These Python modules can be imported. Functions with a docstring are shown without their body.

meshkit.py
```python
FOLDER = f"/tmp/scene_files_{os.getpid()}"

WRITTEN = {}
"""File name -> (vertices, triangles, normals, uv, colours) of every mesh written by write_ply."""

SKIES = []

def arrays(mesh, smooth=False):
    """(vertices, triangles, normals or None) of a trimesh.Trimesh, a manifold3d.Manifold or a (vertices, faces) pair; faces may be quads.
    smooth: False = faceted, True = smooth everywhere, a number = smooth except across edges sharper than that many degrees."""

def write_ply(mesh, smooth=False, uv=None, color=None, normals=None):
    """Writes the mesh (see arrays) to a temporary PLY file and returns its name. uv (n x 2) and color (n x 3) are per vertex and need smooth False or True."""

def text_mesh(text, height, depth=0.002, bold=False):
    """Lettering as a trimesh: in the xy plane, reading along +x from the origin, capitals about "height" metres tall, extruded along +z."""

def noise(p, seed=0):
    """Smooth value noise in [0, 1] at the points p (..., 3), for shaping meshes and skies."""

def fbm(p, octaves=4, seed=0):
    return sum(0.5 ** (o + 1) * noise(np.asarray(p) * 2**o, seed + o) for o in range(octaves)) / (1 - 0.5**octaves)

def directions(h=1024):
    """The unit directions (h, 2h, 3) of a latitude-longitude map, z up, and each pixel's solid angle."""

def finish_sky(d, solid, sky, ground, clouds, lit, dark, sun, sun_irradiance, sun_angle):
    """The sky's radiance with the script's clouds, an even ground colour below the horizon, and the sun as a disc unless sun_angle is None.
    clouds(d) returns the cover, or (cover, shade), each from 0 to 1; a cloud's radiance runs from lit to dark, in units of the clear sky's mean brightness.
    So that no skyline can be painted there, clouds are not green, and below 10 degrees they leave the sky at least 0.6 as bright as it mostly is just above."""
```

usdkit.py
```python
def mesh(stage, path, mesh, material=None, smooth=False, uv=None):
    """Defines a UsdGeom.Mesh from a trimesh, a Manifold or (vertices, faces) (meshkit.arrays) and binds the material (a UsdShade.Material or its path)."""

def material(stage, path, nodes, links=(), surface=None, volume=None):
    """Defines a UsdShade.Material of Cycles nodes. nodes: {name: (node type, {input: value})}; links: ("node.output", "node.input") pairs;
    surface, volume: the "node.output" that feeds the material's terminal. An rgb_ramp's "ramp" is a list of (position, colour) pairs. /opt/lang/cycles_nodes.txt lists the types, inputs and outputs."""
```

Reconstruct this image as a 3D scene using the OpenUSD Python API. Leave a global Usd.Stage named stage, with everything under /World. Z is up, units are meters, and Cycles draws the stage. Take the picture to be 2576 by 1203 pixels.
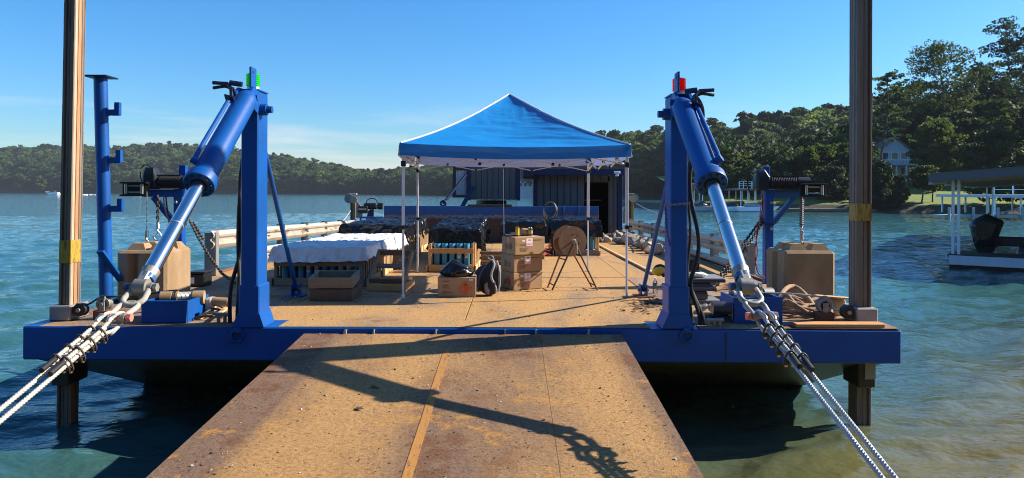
import math, random
import numpy as np
import trimesh
import usdkit, meshkit
from pxr import Usd, UsdGeom, UsdLux, UsdShade, Sdf, Gf, Vt
from shapely.geometry import Polygon

stage = Usd.Stage.CreateInMemory()
UsdGeom.SetStageUpAxis(stage, 'Z'); UsdGeom.SetStageMetersPerUnit(stage, 1.0)
UsdGeom.Xform.Define(stage, '/World'); UsdGeom.Scope.Define(stage, '/World/Looks')

# ------------------------------------------------------------------ camera, sky, sun, exposure
CZ, DK, FPX = 2.69, 1.26, 1790.0           # eye height above the water, deck height, focal length in measured units
CX, CY, ROLL = 1288.0, 482.5, 0.003        # principal point, camera roll
SUN_AZ, SUN_EL = math.radians(76.5), math.radians(33.0)
SUN_INT, SKY_STR, EXPOSURE = 1.25, 0.062, 1.06
cam = UsdGeom.Camera.Define(stage, '/World/camera')
cam.CreateHorizontalApertureAttr(36.0)
cam.CreateFocalLengthAttr(36.0 * FPX / 2576)
cam.CreateVerticalApertureAttr(36.0 * 478 / 1024)
cam.CreateVerticalApertureOffsetAttr(-(601.5 - CY) / 2576 * 36.0)
cam.CreateClippingRangeAttr(Gf.Vec2f(0.05, 20000))
cam.CreateExposureAttr(EXPOSURE)
c_, s_ = math.cos(ROLL), math.sin(ROLL)
cam.AddTransformOp().Set(Gf.Matrix4d(c_, 0, s_, 0, -s_, 0, c_, 0, 0, -1, 0, 0, 0, 0, CZ, 1))
SUN = np.array([math.cos(SUN_EL) * math.sin(SUN_AZ), math.cos(SUN_EL) * math.cos(SUN_AZ), math.sin(SUN_EL)])
sun = UsdLux.DistantLight.Define(stage, '/World/sun')
sun.CreateIntensityAttr(SUN_INT); sun.CreateAngleAttr(0.5); sun.CreateNormalizeAttr(True)
sun.CreateColorAttr(Gf.Vec3f(1.0, 0.9, 0.76))
zx = np.cross([0, 0, 1.0], SUN); zx /= np.linalg.norm(zx); zy = np.cross(SUN, zx)
sun.AddTransformOp().Set(Gf.Matrix4d(*zx, 0, *zy, 0, *SUN, 0, 0, 0, 60, 1))
sky = UsdLux.DomeLight.Define(stage, '/World/sky')
skym = usdkit.material(stage, '/World/Looks/sky', {
    's': ('sky_texture', dict(sky_type='single_scattering', sun_disc=False, sun_elevation=SUN_EL, sun_rotation=SUN_AZ, altitude=300.0, air_density=1.0, aerosol_density=0.6, ozone_density=3.0)),
    'tc': ('texture_coordinate', {}),
    'mp': ('mapping', dict(mapping_type='point', scale=(3.2, 3.2, 34.0), location=(0.55, 0.2, 0.35))),
    'n': ('noise_texture', dict(scale=1.0, detail=6.0, roughness=0.55, distortion=0.25)),
    'r': ('rgb_ramp', dict(ramp=[(0, (0, 0, 0)), (0.50, (0, 0, 0)), (0.66, (.5, .5, .5)), (1, (.9, .9, .9))])),
    'sep': ('separate_xyz', {}),
    'alt': ('rgb_ramp', dict(ramp=[(0, (0, 0, 0)), (0.015, (1, 1, 1)), (0.075, (1, 1, 1)), (0.13, (0, 0, 0)), (1, (0, 0, 0))])),
    'm': ('math', dict(math_type='multiply')),
    'm2': ('math', dict(math_type='multiply', value2=0.75)),
    'mix': ('mix', dict(mix_type='mix', color2=(7.6, 7.2, 7.4))),
    'bw': ('rgb_to_bw', {}), 'sat': ('mix_color', dict(blend_type='mix', fac=1.95, use_clamp=False)), 'tint': ('mix', dict(mix_type='multiply', fac=1.0, color2=(.92, 1.0, 1.08))),
    'bg': ('background_shader', dict(strength=SKY_STR)),
}, [('tc.generated', 'mp.vector'), ('mp.vector', 'n.vector'), ('n.fac', 'r.fac'), ('tc.generated', 'sep.vector'), ('sep.z', 'alt.fac'),
    ('r.color', 'm.value1'), ('alt.color', 'm.value2'), ('m.value', 'm2.value1'), ('m2.value', 'mix.fac'), ('s.color', 'bw.color'), ('bw.val', 'sat.a'), ('s.color', 'sat.b'), ('sat.result', 'tint.color1'), ('tint.color', 'mix.color1'), ('mix.color', 'bg.color')], surface='bg.background')
UsdShade.MaterialBindingAPI.Apply(sky.GetPrim()).Bind(skym)
sky.GetPrim().SetCustomDataByKey('kind', 'structure')

# ------------------------------------------------------------------ measuring: a point of the photograph at depth Y, or on the deck
def P(px, py, Y, dz=0.0):
    a, b = px - CX, py - CY
    u, v = a + b * ROLL, b - a * ROLL
    return np.array([u / FPX * Y, Y, CZ - v / FPX * Y + dz])
def D(px, py, h=0.0):
    a, b = px - CX, py - CY
    v = b - a * ROLL
    Y = (CZ - DK - h) / v * FPX
    return P(px, py, Y)

# ------------------------------------------------------------------ things and parts
_used = {}
def numbered(parent, name):
    k = (parent, name); n = _used.get(k, 0); _used[k] = n + 1
    return name if n == 0 else f'{name}_{n:03d}'
def tag(prim, label=None, cat=None, group=None, kind=None):
    for k, v in (('label', label), ('category', cat), ('group', group), ('kind', kind)):
        if v: prim.SetCustomDataByKey(k, v)
class Thing:
    def __init__(self, name, label=None, cat=None, loc=(0, 0, 0), rz=0.0, group=None, kind=None):
        self.path = '/World/' + numbered('/World', name)
        x = UsdGeom.Xform.Define(stage, self.path)
        self.M = trimesh.transformations.rotation_matrix(rz, [0, 0, 1]); self.M[:3, 3] = loc
        self.I = np.linalg.inv(self.M)
        x.AddTransformOp().Set(Gf.Matrix4d(*self.M.T.ravel()))
        self.prim = x.GetPrim(); tag(self.prim, label, cat, group, kind)
    def part(self, name, mesh, mat, under=None, label=None, smooth=30, local=False, kind=None):
        m = mesh.copy()
        if not local: m.apply_transform(self.I)
        base = under or self.path
        path = base + '/' + numbered(base, name)
        pr = usdkit.mesh(stage, path, m, MAT[mat] if isinstance(mat, str) else mat, smooth=smooth)
        tag(pr.GetPrim(), label=label, kind=kind)
        return path
def single(name, mesh, mat, label=None, cat=None, group=None, kind=None, smooth=30):
    path = '/World/' + numbered('/World', name)
    pr = usdkit.mesh(stage, path, mesh, MAT[mat], smooth=smooth)
    tag(pr.GetPrim(), label, cat, group, kind)
    return path

# ------------------------------------------------------------------ mesh helpers
def cat(*ms):
    ms = [m for x in ms for m in (x if isinstance(x, (list, tuple)) else [x])]
    return trimesh.util.concatenate(ms)
def box(x0, x1, y0, y1, z0, z1, b=0.0):
    if b <= 0:
        m = trimesh.creation.box([x1 - x0, y1 - y0, z1 - z0])
    else:
        h = np.array([x1 - x0, y1 - y0, z1 - z0]) / 2; b = min(b, h.min() * .45); pts = []
        for sx in (-1, 1):
            for sy in (-1, 1):
                for sz in (-1, 1):
                    for k in range(3):
                        q = h - b; q[k] = h[k]
                        pts.append(q * (sx, sy, sz))
        m = trimesh.convex.convex_hull(np.array(pts))
    m.apply_translation([(x0 + x1) / 2, (y0 + y1) / 2, (z0 + z1) / 2])
    return m
def frame_mat(p0, p1, up=(0, 0, 1)):
    z = np.asarray(p1, float) - p0; L = np.linalg.norm(z); z /= L
    up = np.asarray(up, float)
    if abs(z @ up) > .999: up = np.array([0, 1.0, 0])
    x = np.cross(up, z); x /= np.linalg.norm(x); y = np.cross(z, x)
    M = np.eye(4); M[:3, 0], M[:3, 1], M[:3, 2], M[:3, 3] = x, y, z, p0
    return M, L
def bar(p0, p1, w, h, up=(0, 0, 1), b=0.0):
    M, L = frame_mat(p0, p1, up)
    m = box(-w / 2, w / 2, -h / 2, h / 2, 0, L, b); m.apply_transform(M); return m
def cyl(p0, p1, r0, r1=None, n=20, caps=True):
    r1 = r0 if r1 is None else r1
    M, L = frame_mat(p0, p1)
    return lathe([(0, 0), (r0, 0), (r1, L), (0, L)] if caps else [(r0, 0), (r1, L)], n, M)
def lathe(prof, n=24, M=None):
    prof = np.asarray(prof, float); a = np.arange(n) * 2 * np.pi / n
    v = np.stack([prof[:, None, 0] * np.cos(a), prof[:, None, 0] * np.sin(a), np.repeat(prof[:, None, 1], n, 1)], -1).reshape(-1, 3)
    f = []
    for i in range(len(prof) - 1):
        j = np.arange(n); k = (j + 1) % n
        A, B, C, E = i * n + j, i * n + k, (i + 1) * n + k, (i + 1) * n + j
        if prof[i + 1, 0] > 1e-9 or True: f += [np.stack([A, B, C], 1), np.stack([A, C, E], 1)]
    m = trimesh.Trimesh(v, np.vstack(f), process=False)
    m.merge_vertices(); m.update_faces(m.nondegenerate_faces())
    if M is not None: m.apply_transform(M)
    return m
def tube(pts, r, n=8, closed=False, lobes=0, lobe_amp=0.0, pitch=1.0, sub=0):
    p = np.asarray(pts, float)
    if sub:
        from scipy.interpolate import CubicSpline
        s = np.r_[0, np.cumsum(np.linalg.norm(np.diff(p, axis=0), axis=1))]
        p = CubicSpline(s, p)(np.linspace(0, s[-1], sub))
    N = len(p)
    t = np.roll(p, -1, 0) - np.roll(p, 1, 0) if closed else np.gradient(p, axis=0)
    t /= np.linalg.norm(t, axis=1, keepdims=True) + 1e-12
    a = np.cross(t[0], [0, 0, 1.0] if abs(t[0, 2]) < .9 else [1.0, 0, 0]); a /= np.linalg.norm(a)
    A = []
    for i in range(N):
        a = a - t[i] * (a @ t[i]); a /= np.linalg.norm(a); A.append(a)
    A = np.array(A); B = np.cross(t, A)
    ang = np.arange(n) * 2 * np.pi / n
    s = np.r_[0, np.cumsum(np.linalg.norm(np.diff(p, axis=0), axis=1))]
    r = np.broadcast_to(r, (N,)).astype(float)
    R = r[:, None] * np.ones(n)
    if lobes: R = R * (1 + lobe_amp * np.abs(np.cos(lobes / 2 * (ang[None] - s[:, None] * 2 * np.pi / pitch))) - lobe_amp * .6)
    v = p[:, None] + R[..., None] * (np.cos(ang)[None, :, None] * A[:, None] + np.sin(ang)[None, :, None] * B[:, None])
    i, j = np.meshgrid(np.arange(N if closed else N - 1), np.arange(n), indexing='ij')
    i2 = (i + 1) % N
    q = np.stack([i * n + j, i * n + (j + 1) % n, i2 * n + (j + 1) % n, i2 * n + j], -1).reshape(-1, 4)
    f = np.vstack([q[:, [0, 1, 2]], q[:, [0, 2, 3]]]); v = v.reshape(-1, 3)
    if not closed:
        v = np.vstack([v, p[0], p[-1]]); k = len(v)
        jj = np.arange(n)
        f = np.vstack([f, np.stack([np.full(n, k - 2), (jj + 1) % n, jj], 1), np.stack([np.full(n, k - 1), (N - 1) * n + jj, (N - 1) * n + (jj + 1) % n], 1)])
    return trimesh.Trimesh(v, f, process=False)
def ring(c, axis, R, r, n=20, k=8, arc=2 * np.pi, start=0.0, up=(0, 0, 1)):
    M, _ = frame_mat(np.asarray(c, float), np.asarray(c, float) + axis, up)
    full = arc > 6.28
    a = start + np.linspace(0, arc, n, endpoint=not full)
    p = np.stack([R * np.cos(a), R * np.sin(a), 0 * a, 0 * a + 1], 1) @ M.T
    return tube(p[:, :3], r, k, closed=full)
def prism(poly, p0, p1, up=(0, 0, 1)):
    """polygon (2-D points: right, up) swept straight from p0 to p1"""
    M, L = frame_mat(p0, p1, up)
    g = poly if isinstance(poly, Polygon) else Polygon(poly)
    m = trimesh.creation.extrude_polygon(g, L, engine='earcut'); m.apply_transform(M); return m
def slab(poly, axis, a, b):
    """polygon extruded along axis 'x','y','z' from a to b; polygon coordinates are the other two axes in order"""
    g = poly if isinstance(poly, Polygon) else Polygon(poly)
    m = trimesh.creation.extrude_polygon(g, b - a, engine='earcut')
    v = m.vertices.copy(); v[:, 2] += a
    idx = {'x': [2, 0, 1], 'y': [0, 2, 1], 'z': [0, 1, 2]}[axis]
    m.vertices = v[:, idx]
    m.fix_normals(); return m
def grid_mesh(X, Y, Z):
    h, w = X.shape
    i, j = np.meshgrid(np.arange(h - 1), np.arange(w - 1), indexing='ij')
    a = (i * w + j).ravel(); q = np.stack([a, a + 1, a + w + 1, a + w], 1)
    return trimesh.Trimesh(np.stack([X, Y, Z], -1).reshape(-1, 3), np.vstack([q[:, [0, 1, 2]], q[:, [0, 2, 3]]]), process=False)
def rot(m, ang, axis, point=(0, 0, 0)):
    m = m.copy(); m.apply_transform(trimesh.transformations.rotation_matrix(ang, axis, point)); return m
def mv(m, *d):
    m = m.copy(); m.apply_translation(d if len(d) == 3 else d[0]); return m
def rock(c, s, seed, flat=.7):
    rg = np.random.default_rng(seed)
    q = rg.normal(size=(16, 3)); q /= np.linalg.norm(q, axis=1)[:, None]; q *= rg.uniform(.7, 1.05, (16, 1))
    m = trimesh.convex.convex_hull(q * (s, s * rg.uniform(.7, 1), s * flat)); m.apply_translation(-m.bounds.mean(0)); m.apply_translation([0, 0, -m.bounds[0][2] - .02 * s])
    m = rot(m, rg.uniform(0, 6.28), [0, 0, 1]); m.apply_translation(c); return m
def blob(c, r, seed, amp=.25, freq=2.2, sub=3, ridged=False):
    m = trimesh.creation.icosphere(sub, 1.0); v = m.vertices
    n = meshkit.fbm(v * freq + seed * 7.3, 3, seed)
    if ridged: n = 1 - np.abs(2 * n - 1) * 1.6
    m.vertices = v * (1 + amp * 2 * (n - .5))[:, None] * r; m.apply_translation(c); return m
def decal(mesh, o, ex, ey):
    """moves a flat lettering mesh (xy plane) onto the plane through o spanned by ex, ey"""
    ez = np.cross(ex, ey); M = np.eye(4); M[:3, 0], M[:3, 1], M[:3, 2], M[:3, 3] = ex, ey, ez, o
    m = mesh.copy(); m.apply_transform(M); return m

# ------------------------------------------------------------------ materials
MAT = {}
def M(name, ramp, scale=4.0, detail=5.0, rough=.6, metal=0.0, bump=0.0, bscale=40.0, stretch=(1, 1, 1), spec=.5, coat=0.0, dist=0.0, nrough=.6, object_space=False, extra=None, bdist=.01):
    if not isinstance(ramp[0][-1], (tuple, list)): ramp = [(0, ramp), (1, ramp)] if np.ndim(ramp[0]) == 0 else ramp
    nodes = {'g': ('texture_coordinate' if object_space else 'geometry', {}), 'mp': ('mapping', dict(mapping_type='point', scale=stretch)),
             'n': ('noise_texture', dict(scale=scale, detail=detail, roughness=nrough, distortion=dist)),
             'r': ('rgb_ramp', dict(ramp=ramp)),
             'p': ('principled_bsdf', dict(roughness=rough, metallic=metal, specular_ior_level=spec, coat_weight=coat, coat_roughness=.15))}
    links = [('g.object' if object_space else 'g.position', 'mp.vector'), ('mp.vector', 'n.vector'), ('n.fac', 'r.fac'), ('r.color', 'p.base_color')]
    if bump:
        nodes['n2'] = ('noise_texture', dict(scale=bscale, detail=4.0, roughness=.65)); nodes['b'] = ('bump', dict(strength=bump, distance=bdist))
        links += [('mp.vector', 'n2.vector'), ('n2.fac', 'b.height'), ('b.normal', 'p.normal')]
    MAT[name] = usdkit.material(stage, '/World/Looks/' + name, nodes, links, surface='p.BSDF')
def flat(name, c, rough=.5, metal=0.0, **k):
    d = tuple(x * .82 for x in c)
    M(name, [(0, d), (.45, c), (1, tuple(min(1, x * 1.1) for x in c))], scale=k.pop('scale', 9.0), rough=rough, metal=metal, **k)

def painted(name, c, chip=(.10, .04, .02), lo=.70, hi=.74, rough=.35, scale=16.0):
    """glossy paint with a few chips and slight unevenness"""
    MAT[name] = usdkit.material(stage, '/World/Looks/' + name, {
        'g': ('geometry', {}), 'n': ('noise_texture', dict(scale=scale, detail=8.0, roughness=.7)),
        'n2': ('noise_texture', dict(scale=2.2, detail=4.0)),
        'r': ('rgb_ramp', dict(ramp=[(0, (0, 0, 0)), (lo, (0, 0, 0)), (hi, (1, 1, 1)), (1, (1, 1, 1))])),
        'v': ('rgb_ramp', dict(ramp=[(0, tuple(x * .7 for x in c)), (.5, c), (1, tuple(x * 1.25 for x in c))])),
        'mx': ('mix', dict(mix_type='mix', color2=chip)), 'mps': ('mapping', dict(mapping_type='point', scale=(9, 9, .7))), 'ns': ('noise_texture', dict(scale=1.0, detail=6.0, roughness=.7)), 'rs': ('rgb_ramp', dict(ramp=[(0, (0, 0, 0)), (.58, (0, 0, 0)), (.74, (.55, .55, .55)), (1, (.7, .7, .7))])), 'mst': ('mix', dict(mix_type='mix', color2=tuple(.35 * x + .65 * y for x, y in zip(c, (.05, .04, .045))))), 'n3': ('noise_texture', dict(scale=28.0, detail=3.0)), 'b': ('bump', dict(strength=.12, distance=.01)),
        'p': ('principled_bsdf', dict(roughness=rough, specular_ior_level=.32))},
        [('g.position', 'n.vector'), ('g.position', 'n2.vector'), ('g.position', 'n3.vector'), ('n.fac', 'r.fac'), ('n2.fac', 'v.fac'), ('r.color', 'mx.fac'), ('g.position', 'mps.vector'), ('mps.vector', 'ns.vector'), ('ns.fac', 'rs.fac'), ('rs.color', 'mst.fac'), ('v.color', 'mst.color1'), ('mst.color', 'mx.color1'), ('mx.color', 'p.base_color'), ('n3.fac', 'b.height'), ('b.normal', 'p.normal')], surface='p.BSDF')

painted('blue_paint', (.002, .072, .30), rough=.42, lo=.655, hi=.69)
painted('blue_pale', (.03, .10, .27), lo=.62, hi=.68)
painted('blue_rust', (.010, .045, .20), lo=.58, hi=.63)
flat('hull_dark', (.035, .034, .028), rough=.45, scale=1.5)
M('hull_slime', [(0, (.05, .045, .025)), (.45, (.09, .085, .045)), (.6, (.13, .11, .05)), (1, (.06, .03, .02))], scale=1.2, detail=8, rough=.4, stretch=(.4, 1, 6))
flat('chrome', (.72, .74, .78), rough=.16, metal=1.0, scale=3, stretch=(1, 1, 1))
flat('steel', (.45, .44, .42), rough=.38, metal=1.0, bump=.1)
flat('steel_dull', (.30, .29, .27), rough=.55, metal=.6, bump=.2)
M('galvanised', [(0, (.22, .19, .145)), (.4, (.36, .32, .255)), (.56, (.44, .40, .33)), (.66, (.24, .15, .085)), (1, (.34, .29, .23))], scale=3.0, detail=7, rough=.55, metal=.25, bump=.15, stretch=(1, .5, 1.6))
M('rust', [(0, (.07, .025, .012)), (.5, (.17, .065, .028)), (1, (.26, .12, .05))], scale=14, rough=.85, bump=.3)
M('chain_steel', [(0, (.03, .022, .018)), (.5, (.07, .05, .038)), (1, (.14, .08, .05))], scale=14, rough=.6, metal=.3)
M('pile_steel', [(0, (.055, .033, .022)), (.38, (.12, .08, .058)), (.50, (.20, .16, .125)), (.60, (.19, .145, .11)), (.66, (.17, .075, .035)), (1, (.09, .042, .024))], scale=3.5, detail=9, rough=.7, metal=.15, bump=.25, stretch=(4, 4, .35), nrough=.7)
M('pile_tan', [(0, (.22, .11, .05)), (.45, (.42, .29, .19)), (.6, (.50, .38, .27)), (1, (.16, .07, .03))], scale=5, detail=9, rough=.7, bump=.2, stretch=(4, 4, .5), nrough=.7)
M('pile_rust', [(0, (.14, .05, .02)), (.42, (.34, .145, .055)), (.55, (.42, .20, .09)), (.63, (.36, .25, .16)), (1, (.10, .04, .02))], scale=5, detail=9, rough=.75, bump=.25, stretch=(4, 4, .45), nrough=.75)
M('yellow_band', [(0, (.12, .07, .04)), (.38, (.14, .08, .04)), (.47, (.34, .21, .03)), (.56, (.46, .30, .02)), (.60, (.20, .12, .045)), (1, (.12, .06, .04))], scale=14, detail=8, rough=.6, stretch=(1.5, 1.5, .35), nrough=.75)
M('concrete', [(0, (.14, .08, .04)), (.40, (.25, .16, .080)), (.55, (.30, .20, .11)), (1, (.38, .28, .17))], scale=3.2, stretch=(1, 1, .6), detail=9, rough=.9, bump=.25, bscale=60)
M('concrete_grey', [(0, (.20, .19, .17)), (.5, (.33, .32, .29)), (1, (.42, .40, .36))], scale=3.5, detail=8, rough=.9, bump=.25, bscale=60)
M('wood_new', [(0, (.42, .24, .10)), (.45, (.56, .36, .17)), (.7, (.62, .43, .22)), (1, (.40, .22, .09))], scale=3.0, detail=6, rough=.7, bump=.12, stretch=(2, 2, 7), dist=1.2)
M('wood_orange', [(0, (.36, .15, .05)), (.5, (.52, .26, .09)), (1, (.58, .33, .13))], scale=3, detail=6, rough=.7, bump=.12, stretch=(1.5, 2, 9), dist=1.5)
M('wood_old', [(0, (.12, .085, .055)), (.5, (.24, .175, .115)), (1, (.34, .26, .17))], scale=4, detail=7, rough=.85, bump=.25, stretch=(1.5, 2, 9), dist=.8)
M('wood_dark', [(0, (.05, .032, .02)), (.5, (.12, .075, .045)), (1, (.19, .12, .075))], scale=4, detail=7, rough=.85, bump=.25, stretch=(2, 2, 8))
M('cardboard', [(0, (.31, .185, .095)), (.5, (.385, .24, .125)), (1, (.43, .28, .15))], scale=2.2, detail=4, rough=.85, bump=.05)
flat('tape', (.40, .25, .12), rough=.3)
flat('print_brown', (.16, .085, .045), rough=.8)
flat('print_black', (.03, .025, .02), rough=.8)
flat('label_white', (.78, .76, .72), rough=.6)
flat('label_pink', (.80, .50, .60), rough=.6)
flat('placard_orange', (.62, .12, .025), rough=.6)
M('tarp_white', [(0, (.66, .66, .67)), (1, (.80, .80, .80))], scale=3, rough=.42, bump=.25, bscale=14, bdist=.02)
M('tarp_black', [(0, (.006, .006, .007)), (1, (.014, .014, .016))], scale=5, rough=.15, bump=.55, bscale=8, bdist=.03, stretch=(.7, 1.4, 1))
flat('tube_blue', (.035, .25, .42), rough=.4)
flat('tube_label', (.62, .68, .70), rough=.6)
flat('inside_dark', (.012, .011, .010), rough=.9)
flat('black_plastic', (.012, .012, .013), rough=.38)
flat('black_rubber', (.016, .015, .015), rough=.55)
flat('black_cloth', (.018, .019, .023), rough=.85, bump=.3)
flat('navy_cloth', (.013, .020, .045), rough=.85, bump=.3)
flat('grey_cloth', (.27, .27, .28), rough=.75, bump=.2)
flat('white_paint', (.74, .74, .73), rough=.4)
flat('white_metal', (.70, .71, .73), rough=.35)
flat('rope_steel', (.52, .49, .42), rough=.42, metal=.35, scale=30)
flat('rope_grey', (.30, .32, .34), rough=.45, metal=.5, scale=30)
M('rope_brown', [(0, (.16, .09, .045)), (.5, (.30, .19, .11)), (1, (.40, .28, .17))], scale=14, rough=.9, bump=.3)
M('rock', [(0, (.11, .095, .08)), (.5, (.23, .205, .18)), (1, (.36, .33, .29))], scale=6, detail=7, rough=.9, bump=.4, bscale=30)
M('rock_tan', [(0, (.24, .18, .12)), (.5, (.40, .32, .22)), (1, (.50, .42, .32))], scale=6, detail=7, rough=.9, bump=.4, bscale=30)
M('siding', [(0, (.088, .086, .084)), (.5, (.115, .113, .110)), (1, (.135, .132, .128))], scale=1.5, rough=.45, stretch=(3, 3, .4))
M('siding_white', [(0, (.42, .44, .46)), (.5, (.55, .57, .59)), (1, (.62, .63, .64))], scale=2, rough=.5, stretch=(4, 4, .4))
flat('blue_dark', (.007, .018, .065), rough=.4)
flat('brown_frame', (.055, .032, .022), rough=.7)
flat('roof_grey', (.105, .102, .102), rough=.5)
flat('roof_soffit', (.42, .37, .29), rough=.7)
flat('roof_shingle', (.13, .11, .095), rough=.9, bump=.3)
flat('house_white', (.42, .44, .47), rough=.7)
flat('house_tan', (.30, .25, .19), rough=.8)
flat('pane', (.03, .04, .05), rough=.08)
flat('red_plastic', (.55, .05, .03), rough=.4)
flat('pink_paint', (.62, .18, .15), rough=.5)
flat('yellow_plastic', (.70, .46, .02), rough=.4)
flat('can_green', (.10, .17, .06), rough=.3, metal=.4)
M('camo', [(0, (.10, .08, .05)), (.42, (.22, .17, .11)), (.5, (.38, .32, .23)), (.6, (.16, .12, .07)), (1, (.30, .25, .17))], scale=26, rough=.9)
flat('cloth_white', (.72, .70, .66), rough=.85)
flat('sack_tan', (.50, .34, .19), rough=.9, bump=.3)
flat('blue_sheet', (.05, .12, .24), rough=.5)
flat('boat_white', (.75, .75, .74), rough=.3)
flat('foam', (.85, .87, .88), rough=.9)
flat('pontoon_dark', (.045, .045, .052), rough=.3)
flat('drum_wood', (.20, .115, .065), rough=.8, bump=.25)
M('drum_face', [(0, (.10, .055, .03)), (.45, (.19, .11, .06)), (.7, (.25, .155, .09)), (1, (.13, .07, .04))], scale=3, detail=7, rough=.75, bump=.2, stretch=(7, 2, 1.2))
M('bark', [(0, (.030, .022, .016)), (.5, (.065, .05, .038)), (1, (.10, .08, .06))], scale=8, rough=.95, bump=.5, bscale=20, stretch=(2, 2, .5))

def leafy(name, dark, light, trans=.35):
    MAT[name] = usdkit.material(stage, '/World/Looks/' + name, {
        'g': ('geometry', {}), 'oi': ('object_info', {}), 'n': ('noise_texture', dict(scale=.09, detail=5.0, roughness=.7)),
        'a': ('math', dict(math_type='multiply_add', value2=.60, value3=-.30)), 'ad': ('math', dict(math_type='add')), 'pi': ('math', dict(math_type='multiply_add', value2=.35, value3=-.17)), 'ad2': ('math', dict(math_type='add')),
        'r': ('rgb_ramp', dict(ramp=[(0, dark), (.3, dark), (.7, light), (1, tuple(x * 1.25 for x in light))])),
        'd': ('principled_bsdf', dict(roughness=.62, specular_ior_level=.3)), 'tm': ('mix', dict(mix_type='multiply', fac=1.0, color2=(1.5, 1.45, .9))), 't': ('translucent_bsdf', {}), 'mx': ('mix_closure', dict(fac=trans))},
        [('g.position', 'n.vector'), ('oi.random', 'a.value1'), ('n.fac', 'ad.value1'), ('a.value', 'ad.value2'), ('g.random_per_island', 'pi.value1'), ('ad.value', 'ad2.value1'), ('pi.value', 'ad2.value2'), ('ad2.value', 'r.fac'),
         ('r.color', 'd.base_color'), ('r.color', 'tm.color1'), ('tm.color', 't.color'), ('d.BSDF', 'mx.closure1'), ('t.BSDF', 'mx.closure2')], surface='mx.closure')
leafy('leaf_forest', (.040, .075, .020), (.125, .175, .050), .48)
leafy('leaf_pine', (.022, .042, .015), (.052, .084, .026), .40)
leafy('leaf_dark', (.026, .048, .014), (.070, .105, .026), .42)
leafy('leaf_bright', (.060, .095, .020), (.130, .175, .038), .5)

for nm, col in (('beacon_green', (.02, .75, .04)), ('beacon_red', (.85, .05, .01))):
    MAT[nm] = usdkit.material(stage, '/World/Looks/' + nm, {'p': ('principled_bsdf', dict(base_color=col, roughness=.15)), 't': ('translucent_bsdf', dict(color=col)), 'm': ('mix_closure', dict(fac=.55))},
                              [('p.BSDF', 'm.closure1'), ('t.BSDF', 'm.closure2')], surface='m.closure')
MAT['clear_plastic'] = usdkit.material(stage, '/World/Looks/clear_plastic', {'g': ('glossy_bsdf', dict(roughness=.05, color=(.9, .93, .95))), 't': ('transparent_bsdf', dict(color=(.86, .90, .92))), 'f': ('fresnel', dict(IOR=1.7)), 'm': ('mix_closure', {})},
                                       [('f.fac', 'm.fac'), ('t.BSDF', 'm.closure1'), ('g.BSDF', 'm.closure2')], surface='m.closure')
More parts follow.
